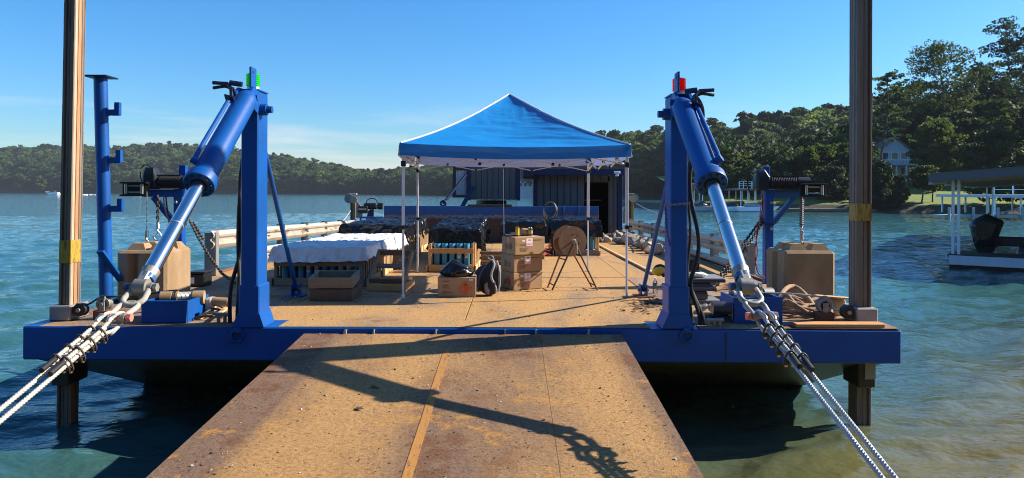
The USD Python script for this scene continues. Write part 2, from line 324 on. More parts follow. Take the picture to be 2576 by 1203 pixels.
# canopy cloth: blue outside, silvery coating inside
MAT['canopy'] = usdkit.material(stage, '/World/Looks/canopy', {
    'g': ('geometry', {}), 'mx': ('mix', dict(mix_type='mix', color1=(.001, .245, .66), color2=(.56, .55, .60))), 'n': ('noise_texture', dict(scale=9.0, detail=4.0)), 'mp': ('mapping', dict(mapping_type='point', scale=(.5, 1, 3.0))),
    'b': ('bump', dict(strength=.5, distance=.02)), 'p': ('principled_bsdf', dict(roughness=.6, specular_ior_level=.2)), 't': ('translucent_bsdf', dict(color=(.12, .26, .60))), 'm': ('mix_closure', dict(fac=.22))},
    [('g.position', 'mp.vector'), ('mp.vector', 'n.vector'), ('n.fac', 'b.height'), ('b.normal', 'p.normal'), ('g.backfacing', 'mx.fac'), ('mx.color', 'p.base_color'), ('p.BSDF', 'm.closure1'), ('t.BSDF', 'm.closure2')], surface='m.closure')
# sandy, rusty deck plates
def decky(name, sand, rusty, grey, s_lo, s_hi, tread=False, streak=(1, .35, 1), orange=(.34, .17, .05)):
    nodes = {
        'g': ('geometry', {}), 'mp': ('mapping', dict(mapping_type='point', scale=streak)),
        'n1': ('noise_texture', dict(scale=.9, detail=7.0, roughness=.62, distortion=.4)), 'r1': ('rgb_ramp', dict(ramp=[(0, (0, 0, 0)), (s_lo, (0, 0, 0)), (s_hi, (1, 1, 1)), (1, (1, 1, 1))])),
        'n2': ('noise_texture', dict(scale=2.3, detail=6.0, roughness=.7)), 'r2': ('rgb_ramp', dict(ramp=[(0, rusty), (.40, rusty), (.50, grey), (.56, tuple(x * .8 for x in grey)), (.62, orange), (1, orange)])), 'gr': ('rgb_ramp', dict(ramp=[(0, (.3,) * 3), (.40, (.62,) * 3), (.50, (1,) * 3), (.62, (1.25,) * 3), (1, (1.4,) * 3)])), 'mg': ('mix', dict(mix_type='multiply', fac=.8)),
        'n3': ('noise_texture', dict(scale=38.0, detail=6.0, roughness=.8)), 'r3': ('rgb_ramp', dict(ramp=[(0, tuple(x * .25 for x in sand)), (.38, tuple(x * .55 for x in sand)), (.47, tuple(x * .92 for x in sand)), (.58, tuple(x * 1.12 for x in sand)), (.66, tuple(min(1, x * 1.4) for x in sand)), (1, tuple(min(1, x * 1.6) for x in sand))])),
        'v': ('voronoi_texture', dict(scale=13.0)), 'rv': ('rgb_ramp', dict(ramp=[(0, (.15, .13, .11)), (.10, (.25, .22, .2)), (.15, (1, 1, 1)), (1, (1, 1, 1))])),
        'mx': ('mix', dict(mix_type='mix')), 'ml': ('mix', dict(mix_type='multiply', fac=.75)),
        'b': ('bump', dict(strength=.75, distance=.012)), 'p': ('principled_bsdf', dict(roughness=.85, specular_ior_level=.25))}
    links = [('g.position', 'mp.vector'), ('mp.vector', 'n1.vector'), ('g.position', 'n2.vector'), ('g.position', 'n3.vector'), ('g.position', 'v.vector'), ('n1.fac', 'r1.fac'), ('n2.fac', 'r2.fac'), ('n3.fac', 'r3.fac'), ('v.distance', 'rv.fac'),
             ('r1.color', 'mx.fac'), ('n3.fac', 'gr.fac'), ('r2.color', 'mg.color1'), ('gr.color', 'mg.color2'), ('mg.color', 'mx.color1'), ('r3.color', 'mx.color2'), ('mx.color', 'ml.color1'), ('rv.color', 'ml.color2'), ('ml.color', 'p.base_color'), ('b.normal', 'p.normal')]
    if tread:      # sand worn off towards the edges and along the wheel tracks; raised lozenges of chequer plate
        nodes |= {'sx': ('separate_xyz', {}), 'mx_': ('map_range', dict(from_min=-2.11, from_max=1.125, to_min=0.0, to_max=1.0, clamp=True)),
                  'rx': ('rgb_ramp', dict(ramp=[(0, (.02,) * 3), (.05, (.10,) * 3), (.12, (.52,) * 3), (.22, (.66,) * 3), (.36, (.60,) * 3), (.46, (.36,) * 3), (.60, (.30,) * 3), (.70, (.38,) * 3), (.80, (.52,) * 3), (.90, (.58,) * 3), (.965, (.50,) * 3), (1, (.15,) * 3)])),
                  'nb': ('math', dict(math_type='multiply_add', value2=1.0)), 'nh': ('math', dict(math_type='multiply', value2=.55)), 'dst': ('math', dict(math_type='multiply', value2=.45))}
        links = [l for l in links if l != ('n1.fac', 'r1.fac')] + [('g.position', 'sx.vector'), ('sx.x', 'mx_.value'), ('mx_.result', 'rx.fac'), ('n1.fac', 'nh.value1'), ('rx.color', 'dst.value1'), ('nh.value', 'nb.value1'), ('dst.value', 'nb.value3'), ('nb.value', 'r1.fac')]
    links += [('n3.fac', 'b.height')]
    MAT[name] = usdkit.material(stage, '/World/Looks/' + name, nodes, links, surface='p.BSDF')
decky('deck_plate', (.42, .245, .095), (.23, .11, .045), (.27, .205, .14), .37, .53)
decky('deck_rusty', (.33, .22, .13), (.17, .07, .04), (.22, .165, .13), .42, .60)
decky('ramp_plate', (.375, .215, .082), (.145, .070, .036), (.185, .115, .075), .42, .60, tread=True, streak=(1, .30, 1))
M('ramp_stripe', [(0, (.18, .085, .04)), (.38, (.24, .11, .04)), (.47, (.36, .165, .030)), (.55, (.40, .19, .035)), (.60, (.20, .10, .05)), (1, (.16, .08, .045))], scale=6, detail=8, rough=.8, stretch=(3, .5, 1), nrough=.75, bump=.3, bscale=70)
M('ramp_edge', [(0, (.10, .05, .035)), (.5, (.20, .11, .075)), (1, (.30, .19, .13))], scale=9, detail=8, rough=.8, bump=.3)
# bulkhead: blue strip on top, pale worn band, bare rusty steel below, ragged edges
MAT['bulkhead'] = usdkit.material(stage, '/World/Looks/bulkhead', {
    'g': ('geometry', {}), 's': ('separate_xyz', {}), 'n': ('noise_texture', dict(scale=6.0, detail=10.0, roughness=.85)), 'n2': ('noise_texture', dict(scale=.5, detail=3.0)),
    'a': ('math', dict(math_type='multiply_add', value2=.36)), 'mr': ('map_range', dict(from_min=DK + .10, from_max=DK + 1.05, to_min=0.0, to_max=1.0, clamp=True)),
    'r': ('rgb_ramp', dict(ramp=[(0, (.030, .014, .009)), (.50, (.045, .020, .012)), (.58, (.030, .018, .014)), (.63, (.10, .09, .09)), (.68, (.16, .16, .18)), (.705, (.03, .05, .12)), (.73, (.004, .060, .19)), (1, (.004, .080, .27))])), 'ns': ('math', dict(math_type='multiply_add', value2=.32, value3=0.0)),
    'sub': ('math', dict(math_type='subtract', value2=.18)), 'b': ('bump', dict(strength=.4, distance=.02)), 'p': ('principled_bsdf', dict(roughness=.6))},
    [('g.position', 's.vector'), ('g.position', 'n.vector'), ('n.fac', 'a.value1'), ('s.z', 'a.value3'), ('a.value', 'sub.value1'), ('sub.value', 'mr.value'), ('mr.result', 'r.fac'), ('r.color', 'p.base_color'), ('n.fac', 'b.height'), ('b.normal', 'p.normal')], surface='p.BSDF')
# lake water: the lake's own colour (silty by the bank, turquoise further out) under a rippled clear surface
MAT['water'] = usdkit.material(stage, '/World/Looks/water', {
    'g': ('geometry', {}), 's': ('separate_xyz', {}), 'n0': ('noise_texture', dict(scale=.12, detail=4.0)), 'ma': ('math', dict(math_type='multiply_add', value2=9.0)),
    'mr': ('map_range', dict(from_min=9.0, from_max=25.0, to_min=0.0, to_max=1.0, clamp=True)), 'sy': ('math', dict(math_type='multiply', value2=1.6)), 'sx': ('math', dict(math_type='multiply_add', value2=-1.0)),
    'r': ('rgb_ramp', dict(ramp=[(0, (.160, .122, .018)), (.14, (.125, .105, .026)), (.38, (.048, .088, .070)), (.65, (.032, .092, .092)), (1, (.032, .112, .118))])),
    'mp': ('mapping', dict(mapping_type='point', scale=(1.0, 1.5, 1.0), rotation=(0, 0, .35))), 'n1': ('noise_texture', dict(scale=2.4, detail=5.0, roughness=.55, distortion=.3)), 'n2': ('noise_texture', dict(scale=.45, detail=5.0, roughness=.6)),
    'b1': ('bump', dict(strength=.40, distance=.08)), 'b2': ('bump', dict(strength=.45, distance=.35)),
    'p': ('principled_bsdf', dict(roughness=.06, ior=1.333, specular_ior_level=.5))},
    [('g.position', 's.vector'), ('g.position', 'n0.vector'), ('s.x', 'sx.value1'), ('s.y', 'sy.value1'), ('sy.value', 'sx.value3'), ('n0.fac', 'ma.value1'), ('sx.value', 'ma.value3'), ('ma.value', 'mr.value'), ('mr.result', 'r.fac'), ('r.color', 'p.base_color'),
     ('g.position', 'mp.vector'), ('mp.vector', 'n1.vector'), ('mp.vector', 'n2.vector'), ('n2.fac', 'b2.height'), ('b2.normal', 'b1.normal'), ('n1.fac', 'b1.height'), ('b1.normal', 'p.normal')], surface='p.BSDF')
M('lawn', [(0, (.05, .085, .012)), (.5, (.13, .18, .024)), (1, (.24, .25, .05))], scale=.35, detail=8, rough=.9, bump=.4, bscale=8, bdist=.1)
M('bank_earth', [(0, (.025, .022, .015)), (.5, (.06, .05, .032)), (1, (.10, .085, .055))], scale=.8, detail=8, rough=.95, bump=.5, bscale=4, bdist=.2)
M('forest_floor', [(0, (.018, .028, .010)), (.5, (.035, .05, .016)), (1, (.05, .065, .022))], scale=.15, detail=7, rough=.95)

# ================================================================== THE SETTING
# ---- water: a wide sheet with real wavelets near the barge
def waves(X, Y):
    rg = np.random.default_rng(5); z = np.zeros_like(X)
    wx = X + .35 * np.sin(Y * .31 + 1.3) + .2 * np.sin(X * .47 - Y * .2); wy = Y + .35 * np.sin(X * .27) + .2 * np.sin(Y * .53 + X * .3)
    for k in range(44):
        L = 10 ** rg.uniform(-.42, .62); th = rg.normal(-1.15, .62); ph = rg.uniform(0, 6.28)
        s = np.sin((wx * np.cos(th) + wy * np.sin(th)) * 2 * np.pi / L + ph)
        z += (L ** .85) * .0054 * (s + .38 * s * s)
    return z
ang = np.radians(np.r_[np.linspace(-175, -60, 24), np.linspace(-58, 58, 760), np.linspace(60, 175, 24)])
rad = np.r_[.0, 1.5, np.geomspace(2.5, 90, 460), np.geomspace(95, 1500, 36)]
R_, A_ = np.meshgrid(rad, ang, indexing='ij')
WX, WY = R_ * np.sin(A_), R_ * np.cos(A_)
WZ = waves(WX, WY) * np.clip(1.15 - R_ / 110, 0, 1) * np.clip(R_ / 3, 0, 1)
gm = grid_mesh(WX, WY, WZ); gm.invert()
single('water', gm, 'water', label='rippling turquoise lake water turning olive by the bank', kind='structure', smooth=True)

# ---- far hills across the lake
TAB = np.array([(-1500, 700, 390, 11), (0, 650, 386, 11), (250, 645, 388, 11), (400, 636, 381, 11), (520, 628, 384, 11), (600, 620, 394, 10.5), (700, 600, 410, 10.5), (850, 590, 431, 10), (950, 566, 450, 9.5), (1060, 530, 436, 10), (1150, 470, 432, 11),
                (1250, 400, 418, 12), (1330, 350, 402, 13), (1450, 320, 382, 13.5), (1560, 300, 368, 13.5), (1610, 292, 354, 13.5), (1660, 290, 364, 13.5), (1760, 255, 352, 13.5), (1850, 245, 342, 13.5), (1950, 240, 332, 13.5), (2060, 232, 316, 13.5), (2130, 230, 320, 13.5), (2300, 230, 300, 14), (2800, 230, 285, 14), (4000, 230, 280, 14)], float)
def hill(px, t):
    s, ry, th = (np.interp(px, TAB[:, 0], TAB[:, k]) for k in (1, 2, 3))
    hy = CY + ROLL * (px - CX)
    Rz = CZ + (hy - ry) / FPX * s * 1.36 - th * np.where(px < 1100, 1.22, 1.0)
    tt = np.clip(t, 0, 1)
    wob = 1 + .12 * (meshkit.fbm(np.stack([px * .012, t * 3, 0 * px], -1), 3, 3) - .5) * (tt < .9)
    z = -.6 + (Rz + .6) * np.sin(np.pi / 2 * tt ** .85) * wob - np.clip(t - 1, 0, 9) * 30
    Y = s * (1 + .36 * t)
    return (px - CX) / FPX * Y, Y, z, th
pxs = np.linspace(-1500, 4000, 420); ts = np.r_[-.05, np.linspace(0, 1, 40), 1.15, 1.6]
PX, TT = np.meshgrid(pxs, ts, indexing='ij')
hx, hY, hz, _ = hill(PX, TT); hz[:, 0] = -2
gm = grid_mesh(hx, hY, hz)
if gm.face_normals[:, 2].mean() < 0: gm.invert()
single('hills', gm, 'forest_floor', label='wooded hills rising from the far shore', kind='structure', smooth=True)

def leaves(c, nrm_bias, size, rg):
    """one four-cornered leaf clump face per centre"""
    n = len(c)
    d = rg.normal(size=(n, 3)); d /= np.linalg.norm(d, axis=1)[:, None]
    nn = d + nrm_bias; nn /= np.linalg.norm(nn, axis=1)[:, None] + 1e-9
    a = np.cross(nn, rg.normal(size=(n, 3))); a /= np.linalg.norm(a, axis=1)[:, None] + 1e-9
    b = np.cross(nn, a); s = size * rg.uniform(.6, 1.35, (n, 1))
    v = np.stack([c - a * s, c - b * s * .6 + nn * s * .15, c + a * s, c + b * s * .6 + nn * s * .15], 1).reshape(-1, 3)
    k = np.arange(n) * 4
    return trimesh.Trimesh(v, np.vstack([np.stack([k, k + 1, k + 2], 1), np.stack([k, k + 2, k + 3], 1)]), process=False)
def crown_unit(seed, kind):
    rg = np.random.default_rng(seed); C, B = [], []
    for k in range(26 if kind == 'round' else 22):
        if kind == 'round':
            h = rg.uniform(.22, .93); w = .33 * math.sin(math.pi * min(1, (h - .08) / .95)) ** .6; a = rg.uniform(0, 6.28); q = w * rg.uniform(.35, 1) ** .5
            r = rg.uniform(.09, .15)
        else:
            h = rg.uniform(.30, .97); w = .24 * (1.05 - h) ** .55; a = rg.uniform(0, 6.28); q = w * rg.uniform(.3, 1); r = rg.uniform(.06, .11)
        c = np.array([q * math.cos(a), q * math.sin(a), h]); n = 26
        d = rg.normal(size=(n, 3)); d /= np.linalg.norm(d, axis=1)[:, None]; d[:, 2] = np.abs(d[:, 2]) * .9 - .2
        C.append(c + d * r * rg.uniform(.75, 1.05, (n, 1)) * (1, 1, .8)); B.append(d * 1.3 + (0, 0, .3))
    m = leaves(np.vstack(C), np.vstack(B), .052, rg)
    tr = trimesh.creation.cylinder(.018, .6, sections=5); tr.apply_translation([0, 0, .25])
    return cat(m, tr)
def forest(name, label, px0, px1, n, seed, extra=None):
    rg = np.random.default_rng(seed)
    ip = '/World/' + name
    pi = UsdGeom.PointInstancer.Define(stage, ip); tag(pi.GetPrim(), label, 'forest', kind='stuff')
    UsdGeom.Scope.Define(stage, ip + '/trees')
    paths = []
    for k in range(6):
        pth = f'{ip}/trees/tree_{k + 1:03d}'
        usdkit.mesh(stage, pth, crown_unit(100 + k, 'round' if k < 4 else 'pine'), MAT['leaf_forest' if k < 4 else 'leaf_pine']); paths.append(pth)
    px = rg.uniform(px0, px1, n * 3); t = rg.uniform(0, 1.03, n * 3) ** .85
    keep = rg.uniform(size=n * 3) < np.interp(px, TAB[:, 0], TAB[:, 1]) ** 2 / np.interp(np.linspace(px0, px1, 50), TAB[:, 0], TAB[:, 1]).max() ** 2
    px, t = px[keep][:n], t[keep][:n]; n = len(px)
    x, y, z, th = hill(px, np.maximum(t, .012))
    h = th * np.where(px < 1100, 1.42, 1.12) * rg.uniform(.5, 1.4, n); idx = rg.choice(6, n, p=[.2, .2, .2, .2, .1, .1])
    h = np.where(idx > 3, h * 1.15, h); w = h * rg.uniform(.75, 1.5, n)
    pi.CreatePrototypesRel().SetTargets([Sdf.Path(p) for p in paths])
    pi.CreateProtoIndicesAttr(Vt.IntArray.FromNumpy(idx.astype(np.int32)))
    pi.CreatePositionsAttr(Vt.Vec3fArray.FromNumpy(np.stack([x, y, z - .3], 1).astype(np.float32)))
    pi.CreateScalesAttr(Vt.Vec3fArray.FromNumpy(np.stack([w, w, h], 1).astype(np.float32)))
    a = rg.uniform(0, np.pi, n)
    pi.CreateOrientationsAttr(Vt.QuathArray([Gf.Quath(float(np.cos(q)), 0, 0, float(np.sin(q))) for q in a]))
forest('far_forest', 'dense green forest on the far hill across the lake at left', -330, 1130, 4300, 1)
forest('hillside_forest', 'taller hazy forest on the hillside behind the tent and right mast', 1080, 2750, 2300, 2)

# ---- the near bank on the right, with lawn
def shoreY(X): return np.interp(X, [14, 18, 21, 23, 28, 34, 45, 57, 75, 100, 140, 220], [230, 190, 135, 113, 108, 106, 103, 98, 93, 86, 75, 55])
def bank(X, Y):
    d = Y - shoreY(X)
    return np.where(d < 0, .35 + d * .5, .35 + np.minimum(d, 1.2) * .5 + np.maximum(d - 1.2, 0) * .125 + .25 * (meshkit.fbm(np.stack([X * .12, Y * .12, 0 * X], -1), 3, 8) - .5) * np.clip(d / 5, 0, 1))
xs = np.r_[np.linspace(14, 40, 40), np.linspace(41, 220, 120)]
def strip(d0, d1, k):
    XX, DD = np.meshgrid(xs, np.linspace(d0, d1, k), indexing='ij'); YY = shoreY(XX) + DD
    m = grid_mesh(XX, YY, bank(XX, YY))
    if m.face_normals[:, 2].mean() < 0: m.invert()
    return m
single('shore', strip(-2.5, 1.5, 12), 'bank_earth', label='earth bank along the right shore', kind='structure', smooth=True)
XALL = xs; xs = np.r_[np.linspace(30, 220, 130)]
single('lawn', strip(1.5, 42, 40), 'lawn', label='sunlit sloping grass on the right bank', kind='structure', smooth=True)
xs = np.linspace(60, 220, 110)
single('woodland_floor', strip(42, 100, 40), 'forest_floor', label='dark wooded ground above the grass bank', kind='structure', smooth=True)

# ---- the bank the ramp comes from, behind the viewer
def rear(X, Y): return .35 + np.clip(-1.2 - Y, -1.5, 60) * .13 + .3 * (meshkit.fbm(np.stack([X * .2, Y * .2, 0 * X], -1), 3, 5) - .5) * (Y < -3)
XX, YY = np.meshgrid(np.linspace(-120, 130, 90), np.linspace(-95, -.6, 60), indexing='ij')
gm = grid_mesh(XX, YY, rear(XX, YY) - (YY > -1.0) * .8)
if gm.face_normals[:, 2].mean() < 0: gm.invert()
single('near_shore', gm, 'bank_earth', label='earth bank the ramp comes down from', kind='structure', smooth=True)
rg = np.random.default_rng(8)
pi = UsdGeom.PointInstancer.Define(stage, '/World/bank_forest'); tag(pi.GetPrim(), 'dense trees on the bank the ramp comes from', 'forest', kind='stuff')
usdkit.mesh(stage, '/World/bank_forest/tree', crown_unit(130, 'round'), MAT['leaf_forest'])
xy = np.column_stack([rg.uniform(-75, 95, 330), rg.uniform(-85, -9, 330)]); hh = rg.uniform(13, 20, 330)
pi.CreatePrototypesRel().SetTargets([Sdf.Path('/World/bank_forest/tree')]); pi.CreateProtoIndicesAttr(Vt.IntArray([0] * 330))
pi.CreatePositionsAttr(Vt.Vec3fArray.FromNumpy(np.column_stack([xy, rear(xy[:, 0], xy[:, 1]) - .3]).astype(np.float32))); pi.CreateScalesAttr(Vt.Vec3fArray.FromNumpy(np.column_stack([hh, hh, hh]).astype(np.float32)))

rg = np.random.default_rng(18)
pi = UsdGeom.PointInstancer.Define(stage, '/World/bank_woods'); tag(pi.GetPrim(), 'undergrowth and trees massed behind the big trees on the right bank', 'wood', kind='stuff')
for k in range(2): usdkit.mesh(stage, f'/World/bank_woods/tree_{k + 1:03d}', crown_unit(140 + k, 'round'), MAT['leaf_dark'])
px_, dd_ = rg.uniform(1740, 2760, 560), rg.uniform(3, 75, 560)
xx_ = np.array([next((X for X in np.linspace(24, 215, 400) if (X / (float(shoreY(X)) + d) * FPX + CX) >= p), 215.0) for p, d in zip(px_, dd_)]); yy_ = shoreY(xx_) + dd_
ok = ~((px_ > 2150) & (px_ < 2425) & (dd_ < 40)) & ((px_ < 2425) | (dd_ > 27)) & ((px_ > 2425) | (dd_ > 9)) & (yy_ > 60)
xx_, yy_, dd_, px_ = xx_[ok], yy_[ok], dd_[ok], px_[ok]; n_ = len(xx_)
hh = np.where(px_ < 2140, rg.uniform(5, 9.5, n_), rg.uniform(8, 15, n_)) * np.clip(.45 + dd_ / 30, .4, 1)
pi.CreatePrototypesRel().SetTargets([Sdf.Path('/World/bank_woods/tree_001'), Sdf.Path('/World/bank_woods/tree_002')]); pi.CreateProtoIndicesAttr(Vt.IntArray.FromNumpy(rg.integers(0, 2, n_).astype(np.int32)))
pi.CreatePositionsAttr(Vt.Vec3fArray.FromNumpy(np.column_stack([xx_, yy_, np.minimum(bank(xx_, yy_), 6.5) - .6]).astype(np.float32))); pi.CreateScalesAttr(Vt.Vec3fArray.FromNumpy(np.column_stack([hh * 1.1, hh * 1.1, hh]).astype(np.float32)))

# ---- trees on the bank
def tree(name, label, X, Y, top, width, seed, style, leaf, group=None, cbase=.3, leafs=.26, n_leaf=5200, lean=0.0):
    rg = np.random.default_rng(seed)
    g = float(bank(np.array(X), np.array(Y))); H = top - g
    T = Thing(name, label, 'tree', (X, Y, g - .2), group=group)
    hs = np.linspace(0, 1, 9); bend = np.cumsum(rg.normal(0, .012, (9, 2)), 0) * H; bend[0] = 0; bend[:, 0] += lean * H * hs
    tp = np.column_stack([bend, hs * H * .97]); r0 = .012 * H + .06
    at = lambda h: np.array([np.interp(h, hs, tp[:, k]) for k in range(3)])
    wood = [tube(tp, r0 * (1 - hs * .88), 7)]; C, B = [], []
    nl = {'pine': 30, 'broad': 30, 'cedar': 46}[style]
    for k in range(nl):
        h = cbase + (1 - cbase) * (k + rg.uniform(0, 1)) / nl; a = k * 2.4 + rg.uniform(-.5, .5)
        e = (h - cbase) / (1 - cbase)
        if style == 'broad': L = width * .5 * (math.sin(math.pi * min(.98, e * .86 + .16)) ** .6) * rg.uniform(.65, 1.12); rise = rg.uniform(.2, .6)
        elif style == 'pine': L = width * .5 * (1.08 - e ** 1.6 * .72) * rg.uniform(.45, 1.12); rise = rg.uniform(.1, .42)
        else: L = width * .5 * (1.02 - e) ** .8 * rg.uniform(.7, 1.1); rise = rg.uniform(-.1, .25)
        p0 = at(min(h, .985)); d = np.array([math.cos(a), math.sin(a), rise])
        q = [p0 + d * L * u + np.array([0, 0, .12 * L * u * u]) + rg.normal(0, .03 * L, 3) * (u > 0) for u in (0, .4, .75, 1)]
        wood.append(tube(q, np.array([.30, .2, .12, .05]) * r0 * (1.15 - .6 * e), 4))
        nc = {'pine': 6, 'broad': 7, 'cedar': 4}[style]
        for j in range(nc):
            u = rg.uniform(.35 if style != 'cedar' else .1, 1.03); i = min(int(u * 3), 2)
            c = np.array(q[min(3, int(round(u * 3)))]) * .6 + (p0 + d * L * u) * .4 + rg.normal(0, .07 * width, 3) * (1, 1, .45)
            m = max(8, int(n_leaf / (nl * nc))); rr = width * {'pine': .065, 'broad': .088, 'cedar': .10}[style] * rg.uniform(.7, 1.3)
            v = rg.normal(size=(m, 3)); v /= np.linalg.norm(v, axis=1)[:, None]
            C.append(c + v * rr * rg.uniform(.35, 1, (m, 1)) ** .5 * (1, 1, {'pine': .42, 'broad': .7, 'cedar': .7}[style])); B.append(v * .8 + (0, 0, .35))
    T.part('trunk', cat(wood), 'bark', local=True)
    T.part('crown', leaves(np.vstack(C), np.vstack(B), leafs, rg), leaf, local=True, smooth=False)
def ptree(name, label, px, ty, Y, wpx, *a, **k):
    p = P(px, ty, Y); tree(name, label, p[0], Y, p[2], wpx / FPX * Y, *a, **k)
ptree('pine_tree', 'slender pine with sparse crown just right of the right pile', 2212, 172, 104, 105, 11, 'pine', 'leaf_pine', cbase=.46, n_leaf=3000, leafs=.20)
ptree('broadleaf_tree', 'tall spreading tree with open limbs above the white house', 2372, 98, 130, 190, 12, 'broad', 'leaf_dark', cbase=.34, n_leaf=7000, leafs=.24)
ptree('broadleaf_tree', 'mid-height leafy tree between the slender pine and tall spreading tree', 2292, 205, 144, 140, 13, 'broad', 'leaf_dark', cbase=.30, n_leaf=5600)
ptree('pine_tree', 'tallest pine with layered crown near the right edge of the photo', 2520, 52, 142, 205, 14, 'pine', 'leaf_pine', cbase=.22, n_leaf=7500, leafs=.24)
ptree('pine_tree', 'tall dark pine cut by the right edge behind the dock roof', 2600, 72, 138, 190, 15, 'pine', 'leaf_pine', cbase=.18, n_leaf=7000, leafs=.24)
ptree('broadleaf_tree', 'dense dark tree filling the gap left of the tallest pine', 2462, 168, 135, 165, 16, 'broad', 'leaf_dark', cbase=.16, n_leaf=8000)
ptree('broadleaf_tree', 'dense dark tree directly above the covered dock roof', 2540, 215, 132, 175, 17, 'broad', 'leaf_dark', cbase=.10, n_leaf=8500)
ptree('broadleaf_tree', 'brighter leafy tree in front of the white house', 2350, 300, 116, 120, 18, 'broad', 'leaf_bright', cbase=.2, n_leaf=6000)
ptree('broadleaf_tree', 'dark tree low behind the covered dock posts', 2428, 330, 128, 130, 19, 'broad', 'leaf_dark', cbase=.08, n_leaf=6500)
ptree('broadleaf_tree', 'dark wide tree behind the pontoon boat', 2500, 330, 97, 150, 20, 'broad', 'leaf_dark', cbase=.06, n_leaf=6500)
ptree('cedar_tree', 'dark cedar at the water just right of the right pile', 2222, 405, 100, 105, 21, 'cedar', 'leaf_pine', cbase=.04, n_leaf=6500)
ptree('cedar_tree', 'second dark cedar beside the lawn below the white house', 2254, 440, 103, 60, 22, 'cedar', 'leaf_dark', cbase=.05, n_leaf=4600)
ptree('broadleaf_tree', 'small tree standing alone on the sunlit lawn', 2318, 418, 101, 66, 23, 'broad', 'leaf_dark', cbase=.42, n_leaf=3200, leafs=.2)
ptree('broadleaf_tree', 'smaller tree on the lawn nearest the covered dock', 2346, 432, 102, 50, 24, 'broad', 'leaf_dark', cbase=.42, n_leaf=2600, leafs=.2)
ptree('broadleaf_tree', 'round sunlit tree on the shore left of the right pile', 2056, 368, 116, 118, 25, 'broad', 'leaf_bright', cbase=.10, n_leaf=6500)
ptree('broadleaf_tree', 'leafy tree above the right winch', 1972, 398, 120, 100, 26, 'broad', 'leaf_bright', cbase=.15, n_leaf=5500)
ptree('cedar_tree', 'dark bushy cedar at the water between the right davit and right pile', 2090, 420, 108, 105, 27, 'cedar', 'leaf_pine', cbase=.02, n_leaf=6500)
ptree('cedar_tree', 'small dark cedar just left of the right pile', 2130, 380, 112, 80, 28, 'cedar', 'leaf_dark', cbase=.04, n_leaf=5000)
ptree('broadleaf_tree', 'low dark tree above the docks beside the chrome rod', 1838, 440, 118, 78, 29, 'broad', 'leaf_dark', cbase=.05, n_leaf=4600)
ptree('broadleaf_tree', 'low tree behind the upper deck dock', 1905, 425, 124, 80, 30, 'broad', 'leaf_dark', cbase=.08, n_leaf=4600)
ptree('broadleaf_tree', 'dark tree behind the hoses of the right mast', 1762, 432, 128, 85, 31, 'broad', 'leaf_dark', cbase=.05, n_leaf=4600)
ptree('broadleaf_tree', 'wide tree between the white house and tall spreading tree', 2335, 245, 140, 150, 32, 'broad', 'leaf_dark', cbase=.3, n_leaf=5200)
ptree('pine_tree', 'background pine rising behind the slender pine', 2252, 215, 146, 100, 33, 'pine', 'leaf_pine', cbase=.25, n_leaf=4200)
ptree('broadleaf_tree', 'dark tree right of the tallest pine trunk, behind the roof', 2585, 250, 97, 150, 34, 'broad', 'leaf_dark', cbase=.05, n_leaf=6500)
ptree('broadleaf_tree', 'dark tree in the back row left of the tallest pine', 2420, 225, 141, 150, 35, 'broad', 'leaf_dark', cbase=.12, n_leaf=6000)

# ---- houses on the bank
def house(name, label, X, Y, w, d, h, rh, wall, roof, rz=0.0, storeys=2, cols=True):
    g = float(bank(np.array(X), np.array(Y))); T = Thing(name, label, 'house', (X, Y, g), rz=rz)
    T.part('wall', box(-w / 2, w / 2, 0, d, -1, h), wall, local=True)
    gab = slab([(-w / 2, h), (w / 2, h), (0, h + rh)], 'y', 0.0, d); T.part('gable', gab, wall, local=True)
    o = .5
    for s in (-1, 1):
        T.part('roof_slope', slab([(s * (w / 2 + o), h - o * rh / (w / 2)), (s * (w / 2 + o), h - o * rh / (w / 2) + .2), (0, h + rh + .22), (0, h + rh + .02)], 'y', -.5, d + .5), roof, local=True)
    for k in range(storeys):
        for j in range(3):
            x = (j - 1) * w * .3; z = k * h / storeys + .9
            f = T.part('window', box(x - .65, x + .65, -.09, -.003, z, z + 1.5), 'white_paint', local=True)
            T.part('pane', box(x - .52, x + .52, -.11, -.093, z + .12, z + 1.38), 'pane', local=True, under=f)
    if cols:
        T.part('porch_roof', box(-w / 2 - .2, w / 2 + .2, -2.6, -.12, h * .5 - .12, h * .5 + .15, .04), wall, local=True)
        for j in range(4):
            x = -w / 2 + .2 + j * (w - .4) / 3
            T.part('column', cyl((x, -2.3, -1), (x, -2.3, h * .5 - .12), .16, n=10), 'white_paint', local=True)
        T.part('railing', cat(box(-w / 2, w / 2, -2.5, -2.42, h * .5 + .95, h * .5 + 1.03), *[box(x - .03, x + .03, -2.48, -2.44, h * .5 + .15, h * .5 + .95) for x in np.linspace(-w / 2, w / 2, 22)]), 'white_paint', local=True)
p = P(2250, 430, 128); house('lake_house', 'white two-storey lake house with porch among tall trees', p[0], 128, 5.6, 9, 5.4, 2.2, 'house_white', 'roof_shingle')
p = P(2118, 430, 135); house('lake_house', 'brown gabled house peeking out left of the right pile', p[0], 135, 5.0, 8, 4.2, 2.9, 'house_tan', 'roof_shingle', cols=False)
x_, y_, z_, _ = hill(np.array(1330.0), np.array(.03))
